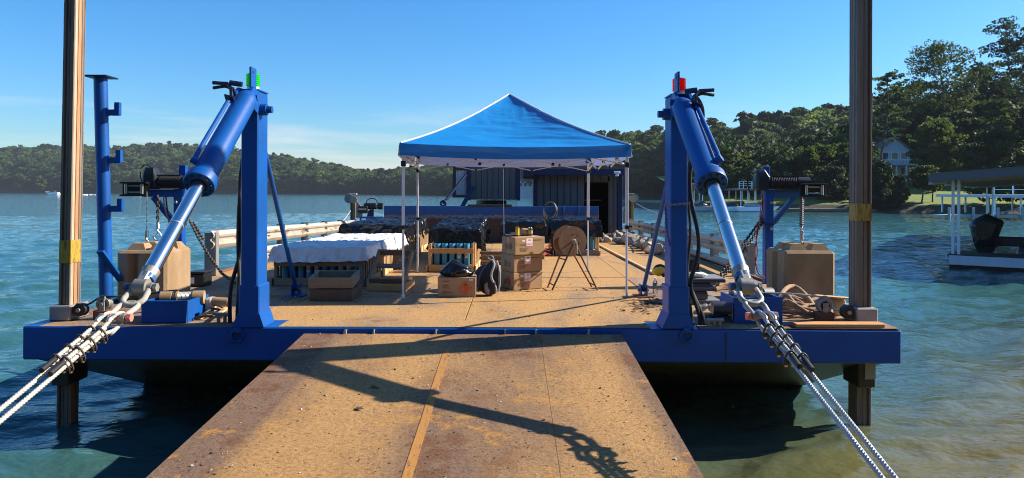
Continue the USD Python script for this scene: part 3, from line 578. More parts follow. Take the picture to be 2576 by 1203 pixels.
def far_house(px, t, w, h, wall, label):
    x, y, z, _ = (float(q) for q in hill(np.array(float(px)), np.array(t)))
    T = Thing('far_house', label, 'house', (x, y - 6, z + 1.5))
    T.part('wall', box(-w / 2, w / 2, 0, 7, -3, h), wall, local=True)
    T.part('roof', slab([(-w / 2 - .5, h), (w / 2 + .5, h), (0, h + 2.6)], 'y', -.6, 7.4), 'roof_shingle', local=True)
    for j in range(4): T.part('window', box(-w * .4 + j * w * .22, -w * .4 + j * w * .22 + 1.2, -.1, -.003, h - 2.4, h - .9), 'pane', local=True)
far_house(1327, .03, 10, 6, 'house_white', 'distant white shore house seen between the two dark cabins')
far_house(1775, .12, 9, 7, 'house_white', 'distant white house seen behind the right mast hoses')

# ---- docks along the right cove
def dock(name, label, px0, px1, wy, Y, depth, roof=None, deck_h=.45, posts=5, upper=False, mat_roof='roof_grey'):
    a, b = P(px0, wy, Y), P(px1, wy, Y); w = b[0] - a[0]
    T = Thing(name, label, 'dock', (a[0], Y, 0))
    T.part('platform', box(0, w, 0, depth, deck_h - .18, deck_h, .02), 'wood_old', local=True)
    T.part('fascia', box(.02, w - .02, -.06, -.003, deck_h - .34, deck_h - .03), 'wood_dark', local=True)
    T.part('float', box(.2, w - .2, .2, depth - .2, -.3, deck_h - .19), 'black_plastic', local=True)
    if roof:
        for j in range(posts):
            for y in (.2, depth - .2):
                x = .15 + j * (w - .3) / (posts - 1)
                T.part('post', box(x - .06, x + .06, y - .06, y + .06, deck_h, roof), 'white_paint', local=True)
        T.part('roof', slab([(-.4, roof + .003), (w + .4, roof + .003), (w + .4, roof + .2), (w / 2, roof + (.3 if upper else .9)), (-.4, roof + .2)], 'y', -.5, depth + .5), mat_roof, local=True)
        if upper:
            T.part('railing', cat([box(-.3, w + .3, -.36, -.30, roof + .33 + q, roof + .39 + q) for q in (.35, .62, .9)], [box(x - .04, x + .04, -.37, -.29, roof + .2, roof + 1.27) for x in np.linspace(-.26, w + .26, 9)]), 'white_paint', local=True)
dock('boathouse', 'dark roofed boathouse behind the right mast hoses', 1702, 1792, 530, 106, 7, roof=3.1, mat_roof='roof_shingle')
dock('upper_deck_dock', 'boat dock with white-railed upper deck left of the right winch', 1862, 1938, 530, 104, 6, roof=3.0, upper=True, mat_roof='roof_grey')
dock('floating_dock', 'long low floating dock under the shore trees beside right davit', 1975, 2205, 532, 100, 2.2, deck_h=.4)
dock('floating_dock', 'short floating dock left of the upper deck dock', 1815, 1858, 528, 103, 3, deck_h=.4)
for k, (px, w) in enumerate(((1748, 5.0), (1832, 3.6), (1893, 5.5))):
    p = P(px, 528, 102 - k)
    T = Thing('moored_boat', ('white motorboat moored at the dark boathouse', 'small white boat tied beside the short floating dock', 'white covered runabout below the upper deck dock')[k], 'boat', (p[0], 101 - k, .1))
    hull = slab([(-w / 2, .55), (-w / 2 + .3, 0), (w / 2 - .5, 0), (w / 2 + .4, .65)], 'y', -.8, .8)
    T.part('hull', hull, ('grey_cloth', 'boat_white', 'boat_white')[k], local=True); T.part('cover', blob((0, 0, .8), (w * .30, .6, .38), 40 + k, .15, sub=2), ('pontoon_dark', 'navy_cloth', 'grey_cloth')[k], local=True)
    T.part('windscreen', box(w * .1, w * .16, -.6, .6, .9, 1.35), 'pane', local=True)

# ---- boats under way on the lake
def speedboat(px, py, Y, L, label, wake):
    p = P(px, py, Y)
    T = Thing('speedboat', label, 'boat', (p[0], Y, .2), rz=math.pi)
    T.part('hull', slab([(-L / 2, .2), (-L / 2, 1.2), (L / 2 + .6, 1.75), (L / 4, .1)], 'y', -1.1, 1.1), 'boat_white', local=True)
    T.part('stripe', slab([(-L / 2 + .2, .75), (-L / 2 + .2, .95), (L * .42, 1.3), (L * .3, .95)], 'y', 1.103, 1.13), 'navy_cloth', local=True)
    T.part('canopy', box(-L * .22, L * .12, -.9, .9, 1.55, 2.2, .2), 'brown_frame', local=True)
    T.part('windscreen', box(L * .13, L * .2, -.8, .8, 1.4, 1.95, .1), 'pane', local=True)
    T.part('seat', box(-L * .45, -L * .25, -.8, .8, 1.2, 1.5, .05), 'red_plastic', local=True)
    rg = np.random.default_rng(int(px)); ms = []
    for k in range(26):
        u = k / 26; q = blob((p[0] + L * .4 + u * wake, Y + rg.normal(0, .3 + u), .15), (rg.uniform(.4, 1.3), rg.uniform(.4, 1.0), rg.uniform(.15, .8) * (1 - u * .8) + .06), k, .3, sub=1); ms.append(q)
    single('wake', cat(ms), 'foam', label='white wake foam trailing behind a speedboat', kind='stuff', smooth=True)
speedboat(133, 489, 420, 7.0, 'white speedboat throwing spray left of the left pile', 30)
speedboat(345, 486.5, 520, 5.0, 'tiny distant white boat just right of the blue post', 14)

# ================================================================== THE BARGE
BL, BR, BF, BB = -5.13, 4.09, 7.46, 27.0          # left, right, front, back
barge = Thing('work_barge', 'long flat work barge with dark blue front beam and sandy rusted deck', 'barge', ((BL + BR) / 2, BF, 0))
beam = rot(box(BL, BR, BF, BF + .42, .905, DK - .004, .012), .0018, [0, 1, 0], ((BL + BR) / 2, BF, 1.08))
barge.part('front_beam', beam, 'blue_paint')
barge.part('weld_seam', cat([box(x - .004, x + .004, BF - .006, BF - .001, .93, 1.22) for x in (-1.92, .62, 2.25)]), 'blue_dark')
hull = slab([(BF + .05, .92), (9.95, -.02), (10.6, -.45), (BB, -.5), (BB, 1.19), (BF + .44, 1.19), (BF + .44, .92)], 'x', BL + .06, BR - .06)
barge.part('hull', hull, 'hull_slime')
# deck plates, joints left open
rgp = random.Random(3)
ycuts = [7.885, 9.72, 11.9, 14.2, 16.6, 19.0, 21.5, 24.2, 27.0]
xcuts = [BL + .02, -2.9, -.52, 1.9, BR - .02]
for i in range(8):
    for j in range(4):
        mt = 'deck_rusty' if j in (0, 3) and i < 2 else 'deck_plate'
        barge.part('deck_plate', box(xcuts[j] + .005, xcuts[j + 1] - .005, ycuts[i] + .005, ycuts[i + 1] - .005, 1.195, DK + rgp.uniform(-.004, .003), .003), mt)
for x0, x1 in ((BL + .012, -2.98), (1.98, BR - .012)):
    barge.part('edge_plate', box(x0, x1, BF + .012, 7.878, DK - .003, DK + .004), 'deck_rusty')
barge.part('edge_plate', box(-2.46, 1.46, BF + .03, 7.878, DK - .003, DK + .004), 'deck_plate')
for px in (597, 1728):
    p = P(px, 845, BF - .02)
    dr = barge.part('d_ring', ring(p, (0, -1, 0), .062, .013, 16, 8), 'blue_paint')
    barge.part('ring_lug', box(p[0] - .035, p[0] + .035, BF - .04, BF - .002, p[2] + .03, p[2] + .085, .006), 'blue_paint')
for px, w in ((868, .02), (940, .012), (1096, .015), (1270, .01), (1348, .014), (1480, .016)):     # little bright scraps of cut lug left on the beam
    p = P(px, 836, BF - .02); barge.part('cut_lug', slab([(p[0] - w, p[2] - .03), (p[0] + w * .7, p[2] - .02), (p[0] + w, p[2] + .03), (p[0] - .2 * w, p[2] + .025)], 'y', BF - .05, BF - .003), 'galvanised')
# side skirting rail along both edges
for x in (BL + .03, BR - .03):
    barge.part('edge_angle', box(x - .03, x + .03, 9.0, BB - .1, DK + .004, DK + .035), 'rust')

# ================================================================== RAMP
RS = .067
ramp = Thing('ramp', 'wide rusty chequer-plate ramp with sand and an orange stripe leading to the barge', 'ramp', (-.5, 3.5, 1.0))
RE = 7.42                                          # the ramp's end, a step below the beam
def rz_(y, h=0.0): return DK - .056 - RS * (RE - y) + h
def sloped(x0, x1, y0, y1, t0, t1):
    return slab([(y0, rz_(y0, t0)), (y1, rz_(y1, t0)), (y1, rz_(y1, t1)), (y0, rz_(y0, t1))], 'x', x0, x1)
RL, RR = -2.165, 1.150
cuts = [RL, .295, RR]
for j in range(2): ramp.part('tread_plate', sloped(cuts[j] + .0014, cuts[j + 1] - .0014, -1.5, RE, -.02, 0.0), 'ramp_plate')
ramp.part('stripe', sloped(-.650, -.588, -1.5, 6.9, .0012, .004), 'ramp_stripe')
ramp.part('side_beam', sloped(RL, RL + .10, -1.5, RE - .02, -.26, -.024), 'ramp_edge')
ramp.part('side_beam', sloped(RR - .10, RR, -1.5, RE - .02, -.26, -.024), 'ramp_edge')
ramp.part('end_beam', sloped(RL + .103, RR - .103, RE - .25, RE - .03, -.16, -.024), 'ramp_edge')
# grit and pebbles on ramp and deck
rg = np.random.default_rng(21); ms = []
for k in range(3400):
    y = rg.uniform(3.0, 7.4) if k < 2000 else rg.uniform(7.5, 12)
    x = rg.uniform(RL + .02, RR - .02) if k < 2000 else (rg.uniform(-2.4, 1.5) if rg.uniform() < .7 else rg.uniform(1.9, 2.6))
    s = .0025 + .006 * rg.uniform() ** 5 + (.007 if rg.uniform() < .008 else 0)
    o = trimesh.convex.convex_hull(rg.normal(size=(7, 3)) * s * (1, 1, .6)); o.apply_translation((x, y, (rz_(y) if k < 2000 else DK) + s * .3)); ms.append((o, rg.integers(3)))
single('gravel', cat([m for m, k in ms if k == 0]), 'rock_tan', 'loose sand-coloured grit and small pebbles scattered over ramp and deck', 'gravel', kind='stuff', smooth=False)
single('gravel', cat([m for m, k in ms if k == 1]), 'rock', 'loose grey grit and small pebbles scattered over ramp and deck', 'gravel', kind='stuff', smooth=False)
single('bark_chips', cat([m for m, k in ms if k == 2]), 'bark', 'dark bits of bark and dirt scattered over ramp and deck', 'debris', kind='stuff', smooth=False)
def leaf_litter(px, py, s, seed):
    rg = np.random.default_rng(seed)
    v = (py - CY); Y = (CZ - rz_(RE) + RS * RE) / (v / FPX + RS); p = P(px, py, Y, .012)
    ms = []
    for k in range(4):
        o = trimesh.convex.convex_hull(rg.normal(size=(7, 3)) * s * (1, .5, .14)); o.apply_translation(p + rg.normal(0, s * .9, 3) * (1, 1, .1)); ms.append(o)
    return cat(ms)
single('dead_leaf', leaf_litter(940, 978, .022, 1), 'bark', 'dark crumpled leaf lying on the ramp above the cylinder shadow', 'leaf')
single('twig', leaf_litter(905, 1033, .020, 2), 'bark', 'dark broken stick lying on the ramp below the cylinder shadow', 'twig')

# ================================================================== SPUD PILES
def pile(xa, xb, ya, yb, label, lean, paint_px, right):
    x, Y = (xa + xb) / 2, (ya + yb) / 2; w, d = (xb - xa) / 2, (yb - ya) / 2
    T = Thing('spud_pile', label, 'pile', (x, Y, 0))
    def sect(x0, x1, y0, y1, z0, z1, mat, name, r=0):
        a = math.tan(lean)
        m = box(x0, x1, y0, y1, z0, z1, r); m.vertices[:, 0] += (m.vertices[:, 2] - DK) * a
        m.apply_translation((x, Y, 0)); return T.part(name, m, mat)
    z0, z1 = -2.0, 7.6; t = .012; s = -1 if right else 1          # s: the side that shows, towards the middle of the barge
    # a built-up box of plates: edge strip, open groove, broad face plate, second strip
    sect(-w + t + .002, w - t - .002, -d + .026, d - .018, z0, z1, 'pile_steel', 'core')
    o = -s                                                          # the outer side of the barge
    for a_, b_, y_ in ((w - .024, w, -d), (-.010, w - .044, -d + .008), (-w, -.016, -d + .003)):
        sect(*sorted((o * a_, o * b_)), y_, -d + .025, z0, z1, 'pile_steel', 'face_plate', .003)
    for q in (-1, 1): sect(*sorted((q * (w - .022), q * w)), d - .016, d, z0, z1, 'pile_steel', 'flange', .004)
    f = lambda u: sorted((s * (w - .010), s * (w + u)))
    for y0, y1, u, mt in ((-d + .018, -d + .064, .004, 'pile_tan'), (-d + .082, -d + .14, .000, 'pile_rust'), (-d + .155, d - .02, -.004, 'pile_steel')):
        sect(*f(u), y0, y1, z0, z1, mt if not right else 'pile_steel', 'rib', .004)
    za, zb = (P(CX + x / Y * FPX, q, Y)[2] for q in (paint_px[1], paint_px[0]))
    sect(-w - .001, w + .001, -d - .0025, -d + .004, za, zb, 'yellow_band', 'paint_band'); sect(*sorted((s * (w + .003), s * (w + .0065))), -d, d - .03, za, zb, 'yellow_band', 'paint_band')
    c = 'concrete_grey' if right else 'steel_dull'; yc = Y
    T.part('collar', box(x - .115, x + .115, Y - .18, Y + .18, DK + .006, DK + .17, .012), c)
    T.part('pulley', cyl((x + s * .19, Y - .14, DK + .12), (x + s * .19, Y - .06, DK + .12), .07, n=22), 'black_rubber')
    T.part('pulley_axle', cyl((x + s * .19, Y - .165, DK + .12), (x + s * .19, Y - .142, DK + .12), .022, n=12), 'steel_dull')
    T.part('pulley_arm', box(min(x + s * .10, x + s * .21), max(x + s * .10, x + s * .21), Y - .055, Y - .03, DK + .05, DK + .18, .01), 'black_rubber')
    T.part('guide', box(x - .095, x + .095, Y - .17, Y + .2, .56, .90, .012), 'hull_dark')
    T.part('guide_plate', box(x - .03, x + .085, Y - .185, Y - .173, .66, .84), 'concrete_grey' if right else 'hull_dark')
pile(-4.985, -4.866, 7.82, 8.03, 'tall rusty steel pile on the left with tan ribs and a yellow band', .0155, (603, 660), False)
pile(3.80, 3.955, 7.82, 8.03, 'tall dark rusty steel pile on the right with a faded yellow band', .0005, (512, 555), True)

# ================================================================== MASTS
def mast(x0, x1, top_px, side, label, beacon, blabel):
    xc = (x0 + x1) / 2; zt = P(CX + xc / BF * FPX, top_px, BF)[2]; lo, bo = (.055, -.010) if side == 'left' else (-.040, .025)
    T = Thing('lifting_mast', label, 'mast', (xc, BF, DK))
    T.part('column', box(x0, x1, BF + .004, BF + .30, DK + .42, zt, .012), 'blue_paint')
    T.part('sleeve', box(x0 - .02, x1 + .02, BF - .004, BF + .32, DK + .02, DK + .44, .012), 'blue_paint')
    T.part('foot', slab([(x0 - .09, DK + .002), (x1 + .07, DK + .002), (x1 + .021, DK + .15), (x0 - .021, DK + .15)], 'y', BF - .010, BF + .33), 'blue_paint')
    T.part('gusset', slab([(BF + .32, DK + .01), (BF + .50, DK + .01), (BF + .32, DK + .24)], 'x', xc - .02, xc + .02), 'blue_paint')
    T.part('cap', box(x0 - .006, x1 + .006, BF - .002, BF + .306, zt + .002, zt + .018, .004), 'blue_paint')
    for s in (-1, 1):    # clevis ears that carry the cylinder
        T.part('ear', slab([(BF - .20, zt - .16), (BF + .05, zt - .26), (BF + .05, zt + .015), (BF - .12, zt + .015), (BF - .22, zt - .06)], 'x', xc + s * .072 - .014, xc + s * .072 + .014), 'blue_paint')
    T.part('lug', box(xc + lo - .012, xc + lo + .012, BF - .13, BF + .02, zt + .02, zt + .23, .01), 'blue_paint', label=None)
    T.part('lug_hole', cat([cyl((xc + lo + q, BF - .08, zt + .18), (xc + lo + q * 1.05, BF - .08, zt + .18), .018, n=14) for q in (-.0128, .0128)]), 'inside_dark')
    ax = 1 if side == 'left' else -1
    pinz = zt - .19
    pin = T.part('pin_boss', cyl((xc + ax * .09, BF + .09, pinz), (xc + ax * .155, BF + .09, pinz), .062, n=20), 'blue_paint')
    T.part('pin_head', cyl((xc + ax * .156, BF + .09, pinz), (xc + ax * .21, BF + .09, pinz), .04, n=6), 'blue_paint')
    T.part('pin', cyl((xc - .13, BF - .11, zt - .09), (xc + .13, BF - .11, zt - .09), .032, n=16), 'blue_paint')
    b = Thing('beacon', blabel, 'beacon', (xc + bo, BF + .13, zt + .02))
    b.part('base', cyl((xc + bo, BF + .13, zt + .019), (xc + bo, BF + .13, zt + .06), .062, n=20), 'white_paint')
    prof = [(0, 0)]
    for k in range(6): prof += [(.066, k * .022), (.072, k * .022 + .006), (.072, k * .022 + .014), (.066, k * .022 + .02)]
    prof += [(.05, .138), (0, .142)]
    b.part('lens', lathe(prof, 24, trimesh.transformations.translation_matrix((xc + bo, BF + .13, zt + .061))), beacon)
    return zt
ztL = mast(-2.845, -2.665, 228, 'left', 'blue steel mast left of the ramp with a green lamp on top', 'beacon_green', 'green beacon lamp on top of the left mast')
ztR = mast(1.665, 1.845, 240, 'right', 'blue steel mast right of the ramp with a red lamp on top', 'beacon_red', 'red-orange beacon lamp on top of the right mast')

# ================================================================== HYDRAULIC CYLINDERS
def cylinder(X, A, G, E, side, label):
    A, G, E = (np.array(q, float) for q in (A, G, E))
    d = (E - A) / np.linalg.norm(E - A); T = Thing('hydraulic_cylinder', label, 'hydraulic cylinder', tuple(A))
    up = np.cross([1.0, 0, 0], d); up = up if up[2] > 0 else -up; rgt = np.array([1.0, 0, 0])
    Mx, L = frame_mat(A, G)
    T.part('barrel', lathe([(0, -.10), (.07, -.085), (.100, -.02), (.109, .05), (.109, L - .06), (0, L - .06)], 32, Mx), 'blue_paint')
    T.part('gland', lathe([(.05, L - .10), (.134, L - .10), (.138, L - .09), (.138, L - .012), (.132, L), (.062, L), (.062, L - .05)], 32, Mx), 'blue_paint')
    T.part('gland_bore', lathe([(.0605, L - .02), (.072, L + .002), (.0605, L + .003)], 24, Mx), 'inside_dark')
    T.part('gland_bolt', cat([cyl(G + (math.cos(a) * rgt + math.sin(a) * up) * .104 - d * .002, G + (math.cos(a) * rgt + math.sin(a) * up) * .104 + d * .014, .011, n=6) for a in np.arange(10) * .628]), 'blue_dark')
    T.part('eye', bar(A - d * .14, A - d * .04, .09, .10, up, .02), 'blue_paint')
    T.part('rod', cyl(G - d * .03, E, .0585, n=32), 'chrome')
    T.part('rod_ring', lathe([(.0587, .5 * np.linalg.norm(E - G)), (.0600, .5 * np.linalg.norm(E - G) + .004), (.0587, .5 * np.linalg.norm(E - G) + .012)], 32, frame_mat(G, E)[0]), 'steel_dull')
    e2 = E + d * .16
    T.part('rod_eye', cat(cyl(E - d * .01, E + d * .05, .066, .058, n=24), bar(E + d * .03, e2, .085, .12, up, .025), cyl(e2 - rgt * .045, e2 + rgt * .045, .065, n=24)), 'steel_dull')
    T.part('rod_eye_paint', cyl(E + d * .052, E + d * .09, .0615, n=20), 'blue_pale')
    s = -1 if side == 'left' else 1
    o = (rgt * s * .72 + up * .69) * .135
    T.part('feed_pipe', tube([A + d * .12 + o * .95, A + d * .2 + o * 1.06, G - d * .32 + o * 1.06, G - d * .22 + o * 1.0], .021, 10), 'blue_paint')
    T.part('pipe_boss', cyl(G - d * .24 + o * .75, G - d * .24 + o * 1.22, .035, n=14), 'blue_paint')
    q = A + d * .16 + o * 1.02
    T.part('pipe_bracket', bar(q - rgt * .05 - d * .04, q + rgt * .05 + d * .0, .09, .012, d), 'blue_dark')
    f = A + d * .02 + o * .9
    T.part('fitting', tube([f, f + up * .06, f + up * .09 + rgt * s * .08, f + up * .07 + rgt * s * .2], .017, 8), 'blue_dark')
    T.part('fitting', tube([f + up * .02 + d * .1, f + up * .10 + d * .05, f + up * .12 + rgt * s * .05, f + up * .13 + rgt * s * .19], .019, 8), 'blue_dark')
    T.part('fitting', cyl(f + up * .11 - rgt * s * .1, f + up * .13 + rgt * s * .02, .027, n=10), 'blue_dark')
    return E, d, up, e2
XL, XR = -2.72, 1.735
EL = cylinder(XL, (XL, 7.27, P(630, 252, 7.27)[2]), (XL, 6.18, P(512, 466, 6.18)[2]), (XL, 5.36, P(390, 684, 5.36)[2]), 'left', 'big blue hydraulic cylinder with chrome rod hanging from the left mast')
ER = cylinder(XR, (XR, 7.25, P(1715, 270, 7.25)[2]), (XR, 6.17, P(1790, 464, 6.17)[2]), (XR, 5.40, P(1862, 682, 5.40)[2]), 'right', 'big blue hydraulic cylinder with chrome rod hanging from the right mast')

# ================================================================== SHACKLES, WIRE ROPES
def rigging(X, E, rope_end, side, mat):
    E0, d, up, e2 = E
    s = -1 if side == 'left' else 1
    rd = np.array([0, -1.0, -.305]); rd /= np.linalg.norm(rd)
    # bow shackle pinned through the rod eye, second shackle hooked into its bow
    def shackle(pin, bow, w, r, label, pinmat, half):
        v = bow - pin; L = np.linalg.norm(v); v /= L; side_v = half
        pts = [pin - side_v * w + v * -.01]
        for a in np.linspace(math.pi, 0, 15):
            bw = w * 1.28
            pts.append(pin + v * (L - bw + math.sin(a) * bw) + side_v * (math.cos(a) * bw))
        pts.append(pin + side_v * w + v * -.01)
        T = Thing('bow_shackle', label, 'shackle', tuple(pin))
        T.part('bow', tube(pts, r, 12), 'concrete_grey' if side == 'left' else 'steel_dull')
        T.part('pin', cyl(pin - side_v * (w + r * 1.5), pin + side_v * (w + r * 1.6), r * 1.02, n=16), pinmat)
        T.part('eye', cat(cyl(pin - side_v * (w + r * 1.1), pin - side_v * (w - r * .9), r * 1.75, n=16), cyl(pin + side_v * (w - r * .9), pin + side_v * (w + r * 1.1), r * 1.75, n=16)), 'steel_dull')
        T.part('pin_head', cyl(pin + side_v * (w + r * 1.6), pin + side_v * (w + r * 3.1), r * 1.5, n=6), pinmat)
        T.part('nut', cyl(pin - side_v * (w + r * 2.7), pin - side_v * (w + r * 1.5), r * 1.6, n=6), 'steel_dull')
    rgt = np.array([1.0, 0, 0])
    dv = d * .8 + rd * .4; dv /= np.linalg.norm(dv)
    p1 = e2; b1 = e2 + dv * .20
    shackle(p1, b1, .058, .0205, f'heavy steel shackle on the {side} rod end', 'blue_pale', -rgt)
    p2 = b1 + rd * .19; 
    shackle(p2, b1 - rd * .035, .052, .0195, f'second shackle with pink pin holding the {side} wire ropes', 'pink_paint', rgt if side == 'left' else -rgt)
    end = np.array(rope_end, float); st = p2
    Ld = np.linalg.norm(end - st); dr = (end - st) / Ld
    nrm = np.cross(dr, rgt); nrm /= np.linalg.norm(nrm)
    if nrm[2] < 0: nrm = -nrm
    for k, off in enumerate((-1, 1)):
        o = rgt * off * (.038 if side == 'left' else .030)
        T = Thing('wire_rope', f'thick twisted wire rope, {"outer" if off * s > 0 else "inner"} one of the pair on the {side}', 'wire rope', tuple(st))
        # eye around the shackle pin, the dead end clamped back onto the live rope
        eye = [st + o + dr * .5 + nrm * .022, st + o + dr * .16 + nrm * .035, st + o + dr * .02 + nrm * .040, st + o - dr * .045 + nrm * .0, st + o + dr * .02 - nrm * .040, st + o + dr * .16 - nrm * .03]
        live = [st + o + dr * q - nrm * .012 for q in np.linspace(.3, Ld + 2.0, 640)]
        T.part('live_line', tube(live, .0128, 12, lobes=6, lobe_amp=.28, pitch=.13), mat)
        T.part('eye_loop', tube(np.array([st + o + dr * (.62 + .04 * k) + nrm * .020] + eye + live[:1]), .0128, 12, sub=200, lobes=6, lobe_amp=.28, pitch=.13), mat)
        T.part('taped_end', cyl(st + o + dr * (.60 + .04 * k) + nrm * .020, st + o + dr * (.73 + .04 * k) + nrm * .016, .0160, n=12), 'black_rubber')
        T.part('thimble', tube([st + o + dr * .14 + nrm * .03, st + o + dr * .0 + nrm * .028, st + o - dr * .03, st + o + dr * .0 - nrm * .028, st + o + dr * .14 - nrm * .028], .012, 8, sub=24), 'steel')
        for j in range(4):
            c = st + o + dr * (.22 + j * .125 + k * .03) + nrm * .004
            clip = T.part('rope_clip', cat(tube([c - rgt * .021 + nrm * -.052, c - rgt * .021 + nrm * .026, c + nrm * .042, c + rgt * .021 + nrm * .026, c + rgt * .021 + nrm * -.052], .0065, 8, sub=16)), 'chain_steel')
            T.part('saddle', bar(c - dr * .016 - nrm * .038, c + dr * .016 - nrm * .038, .060, .022, nrm, .005), 'chain_steel', under=clip)
            for q in (-1, 1): T.part('nut', cyl(c + rgt * q * .021 - nrm * .050, c + rgt * q * .021 - nrm * .064, .010, n=6), 'steel', under=clip)
rigging(XL, EL, (XL, 3.6, P(0, 1060, 3.72)[2] - .03), 'left', 'rope_steel')
rigging(XR, ER, (XR, 3.25, P(2240, 1203, 3.25)[2]), 'right', 'rope_grey')

# ================================================================== MAST STRUTS AND HOSES
def strut(top, foot, label, fl):
    T = Thing('strut', label, 'strut', tuple(foot))
    T.part('rod', cyl(top, foot + np.array([0, 0, .09]), .028, n=14), 'blue_paint')
    T.part('clevis', cat([box(foot[0] - .05 + q, foot[0] - .03 + q, foot[1] - .08, foot[1] + .08, DK + .02, DK + .17, .006) for q in (0, .08)]), 'blue_paint')
    T.part('foot_plate', box(foot[0] - .13, foot[0] + .13, foot[1] - .12, foot[1] + .12, DK + .003, DK + .02, .004), fl)
    T.part('pin', cyl((foot[0] - .075, foot[1], DK + .09), (foot[0] + .075, foot[1], DK + .09), .022, n=10), 'steel_dull')
strut(np.array([-2.72, 7.77, P(672, 362, 7.77)[2]]), D(745, 745), 'slim blue strut bracing the left mast to the deck', 'blue_paint')
strut(np.array([1.74, 7.77, P(1690, 420, 7.77)[2]]), D(1618, 746), 'slim blue strut bracing the right mast to the deck', 'rust')
T = Thing('hydraulic_hose', 'pair of black hydraulic hoses hanging behind the left mast', 'hose', (-2.9, 7.8, DK))
for k, (a, b) in enumerate(((602, 598), (606, 578))):
    T.part('hose', tube([P(a + 8, 400, 7.9), P(a, 520, 7.85), P(a - 2, 640, 7.8), P(b + 4, 720, 7.75), P(b, 775, 7.72), P(b, 818, 7.7)], .022, 10, sub=40), 'black_rubber')
T = Thing('hydraulic_hose', 'long black hydraulic hoses looping down beside the right mast', 'hose', (1.95, 7.75, DK))
T.part('hose', tube([P(1752, 245, 7.4), P(1768, 285, 7.45), P(1762, 330, 7.5), P(1738, 420, 7.6), P(1742, 520, 7.6), P(1757, 600, 7.55), P(1752, 660, 7.55), P(1738, 712, 7.6), P(1752, 770, 7.65), P(1760, 825, 7.68)], .021, 10, sub=70), 'black_rubber')
T.part('hose', tube([P(1740, 420, 7.7), P(1745, 540, 7.7), P(1758, 618, 7.65), P(1744, 680, 7.65), P(1732, 740, 7.65), P(1738, 790, 7.7), P(1738, 822, 7.7)], .021, 10, sub=60), 'black_rubber')
T.part('hose', tube([P(1728, 400, 7.8), P(1730, 500, 7.8), P(1736, 600, 7.78), P(1730, 690, 7.78), P(1742, 735, 7.72), P(1766, 790, 7.66), P(1772, 822, 7.66)], .017, 10, sub=60), 'black_rubber')
def chain(name, label, pts, link=.055, wire=.0085, mat='chain_steel', n=None):
    p = np.array(pts, float); s = np.r_[0, np.cumsum(np.linalg.norm(np.diff(p, axis=0), axis=1))]
    n = n or max(3, int(s[-1] / (link * .74))); ms = []
    q = np.stack([np.interp(np.linspace(0, s[-1], n + 1), s, p[:, k]) for k in range(3)], 1)
    a = np.linspace(0, 2 * np.pi, 11)[:-1]
    for k in range(n):
        Mx, L = frame_mat(q[k], q[k + 1], (0.13, .2, 1) if k % 2 else (1, .1, .1))
        e = np.stack([np.cos(a) * link * .34, 0 * a, np.sin(a) * L * .62 + L / 2, 0 * a + 1], 1) @ Mx.T
        ms.append(tube(e[:, :3], wire, 5, closed=True))
    return single(name, cat(ms), mat, label, 'chain', smooth=True)
def catenary(a, b, sag, n=14):
    u = np.linspace(0, 1, n)[:, None]; return np.asarray(a) * (1 - u) + np.asarray(b) * u - np.array([0, 0, 1.0]) * sag * 4 * u * (1 - u)
chain('chain', 'thin chain tied round the right mast and hanging down its front', [P(1672, 516, 7.44), P(1700, 514, 7.43), P(1735, 512, 7.44)], .03, .005, 'steel_dull')
chain('chain', 'short chain dangling down the front of the right mast', [P(1674, 520, 7.43), P(1678, 580, 7.43), P(1686, 620, 7.43)], .03, .005, 'blue_rust')

# ================================================================== LEFT CORNER
# hooked blue post
x0, y0 = -5.09, 8.95
T = Thing('hook_post', 'tall blue pipe post with three hooks beside the left pile', 'post', (x0, y0, DK))
zt = P(265, 196, y0)[2]
T.part('pipe', cyl((x0, y0, DK - .2), (x0 - .09, y0, zt), .079, n=28), 'blue_paint')
T.part('cap_plate', box(x0 - .24, x0 + .06, y0 - .14, y0 + .14, zt, zt + .018, .004), 'blue_dark')
for py in (282, 402, 524):
    z = P(265, py, y0)[2]; x = x0 - .09 * (z - DK) / (zt - DK) + .07
    T.part('hook', slab([(x, z - .045), (x + .155, z - .045), (x + .165, z - .03), (x + .165, z + .12), (x + .105, z + .12), (x + .105, z + .03), (x, z + .03)], 'y', y0 - .03, y0 + .03), 'blue_paint')
T.part('brace', bar(P(252, 632, 8.7), D(338, 752), .09, .035, (0, 1, .3), .004), 'blue_paint')
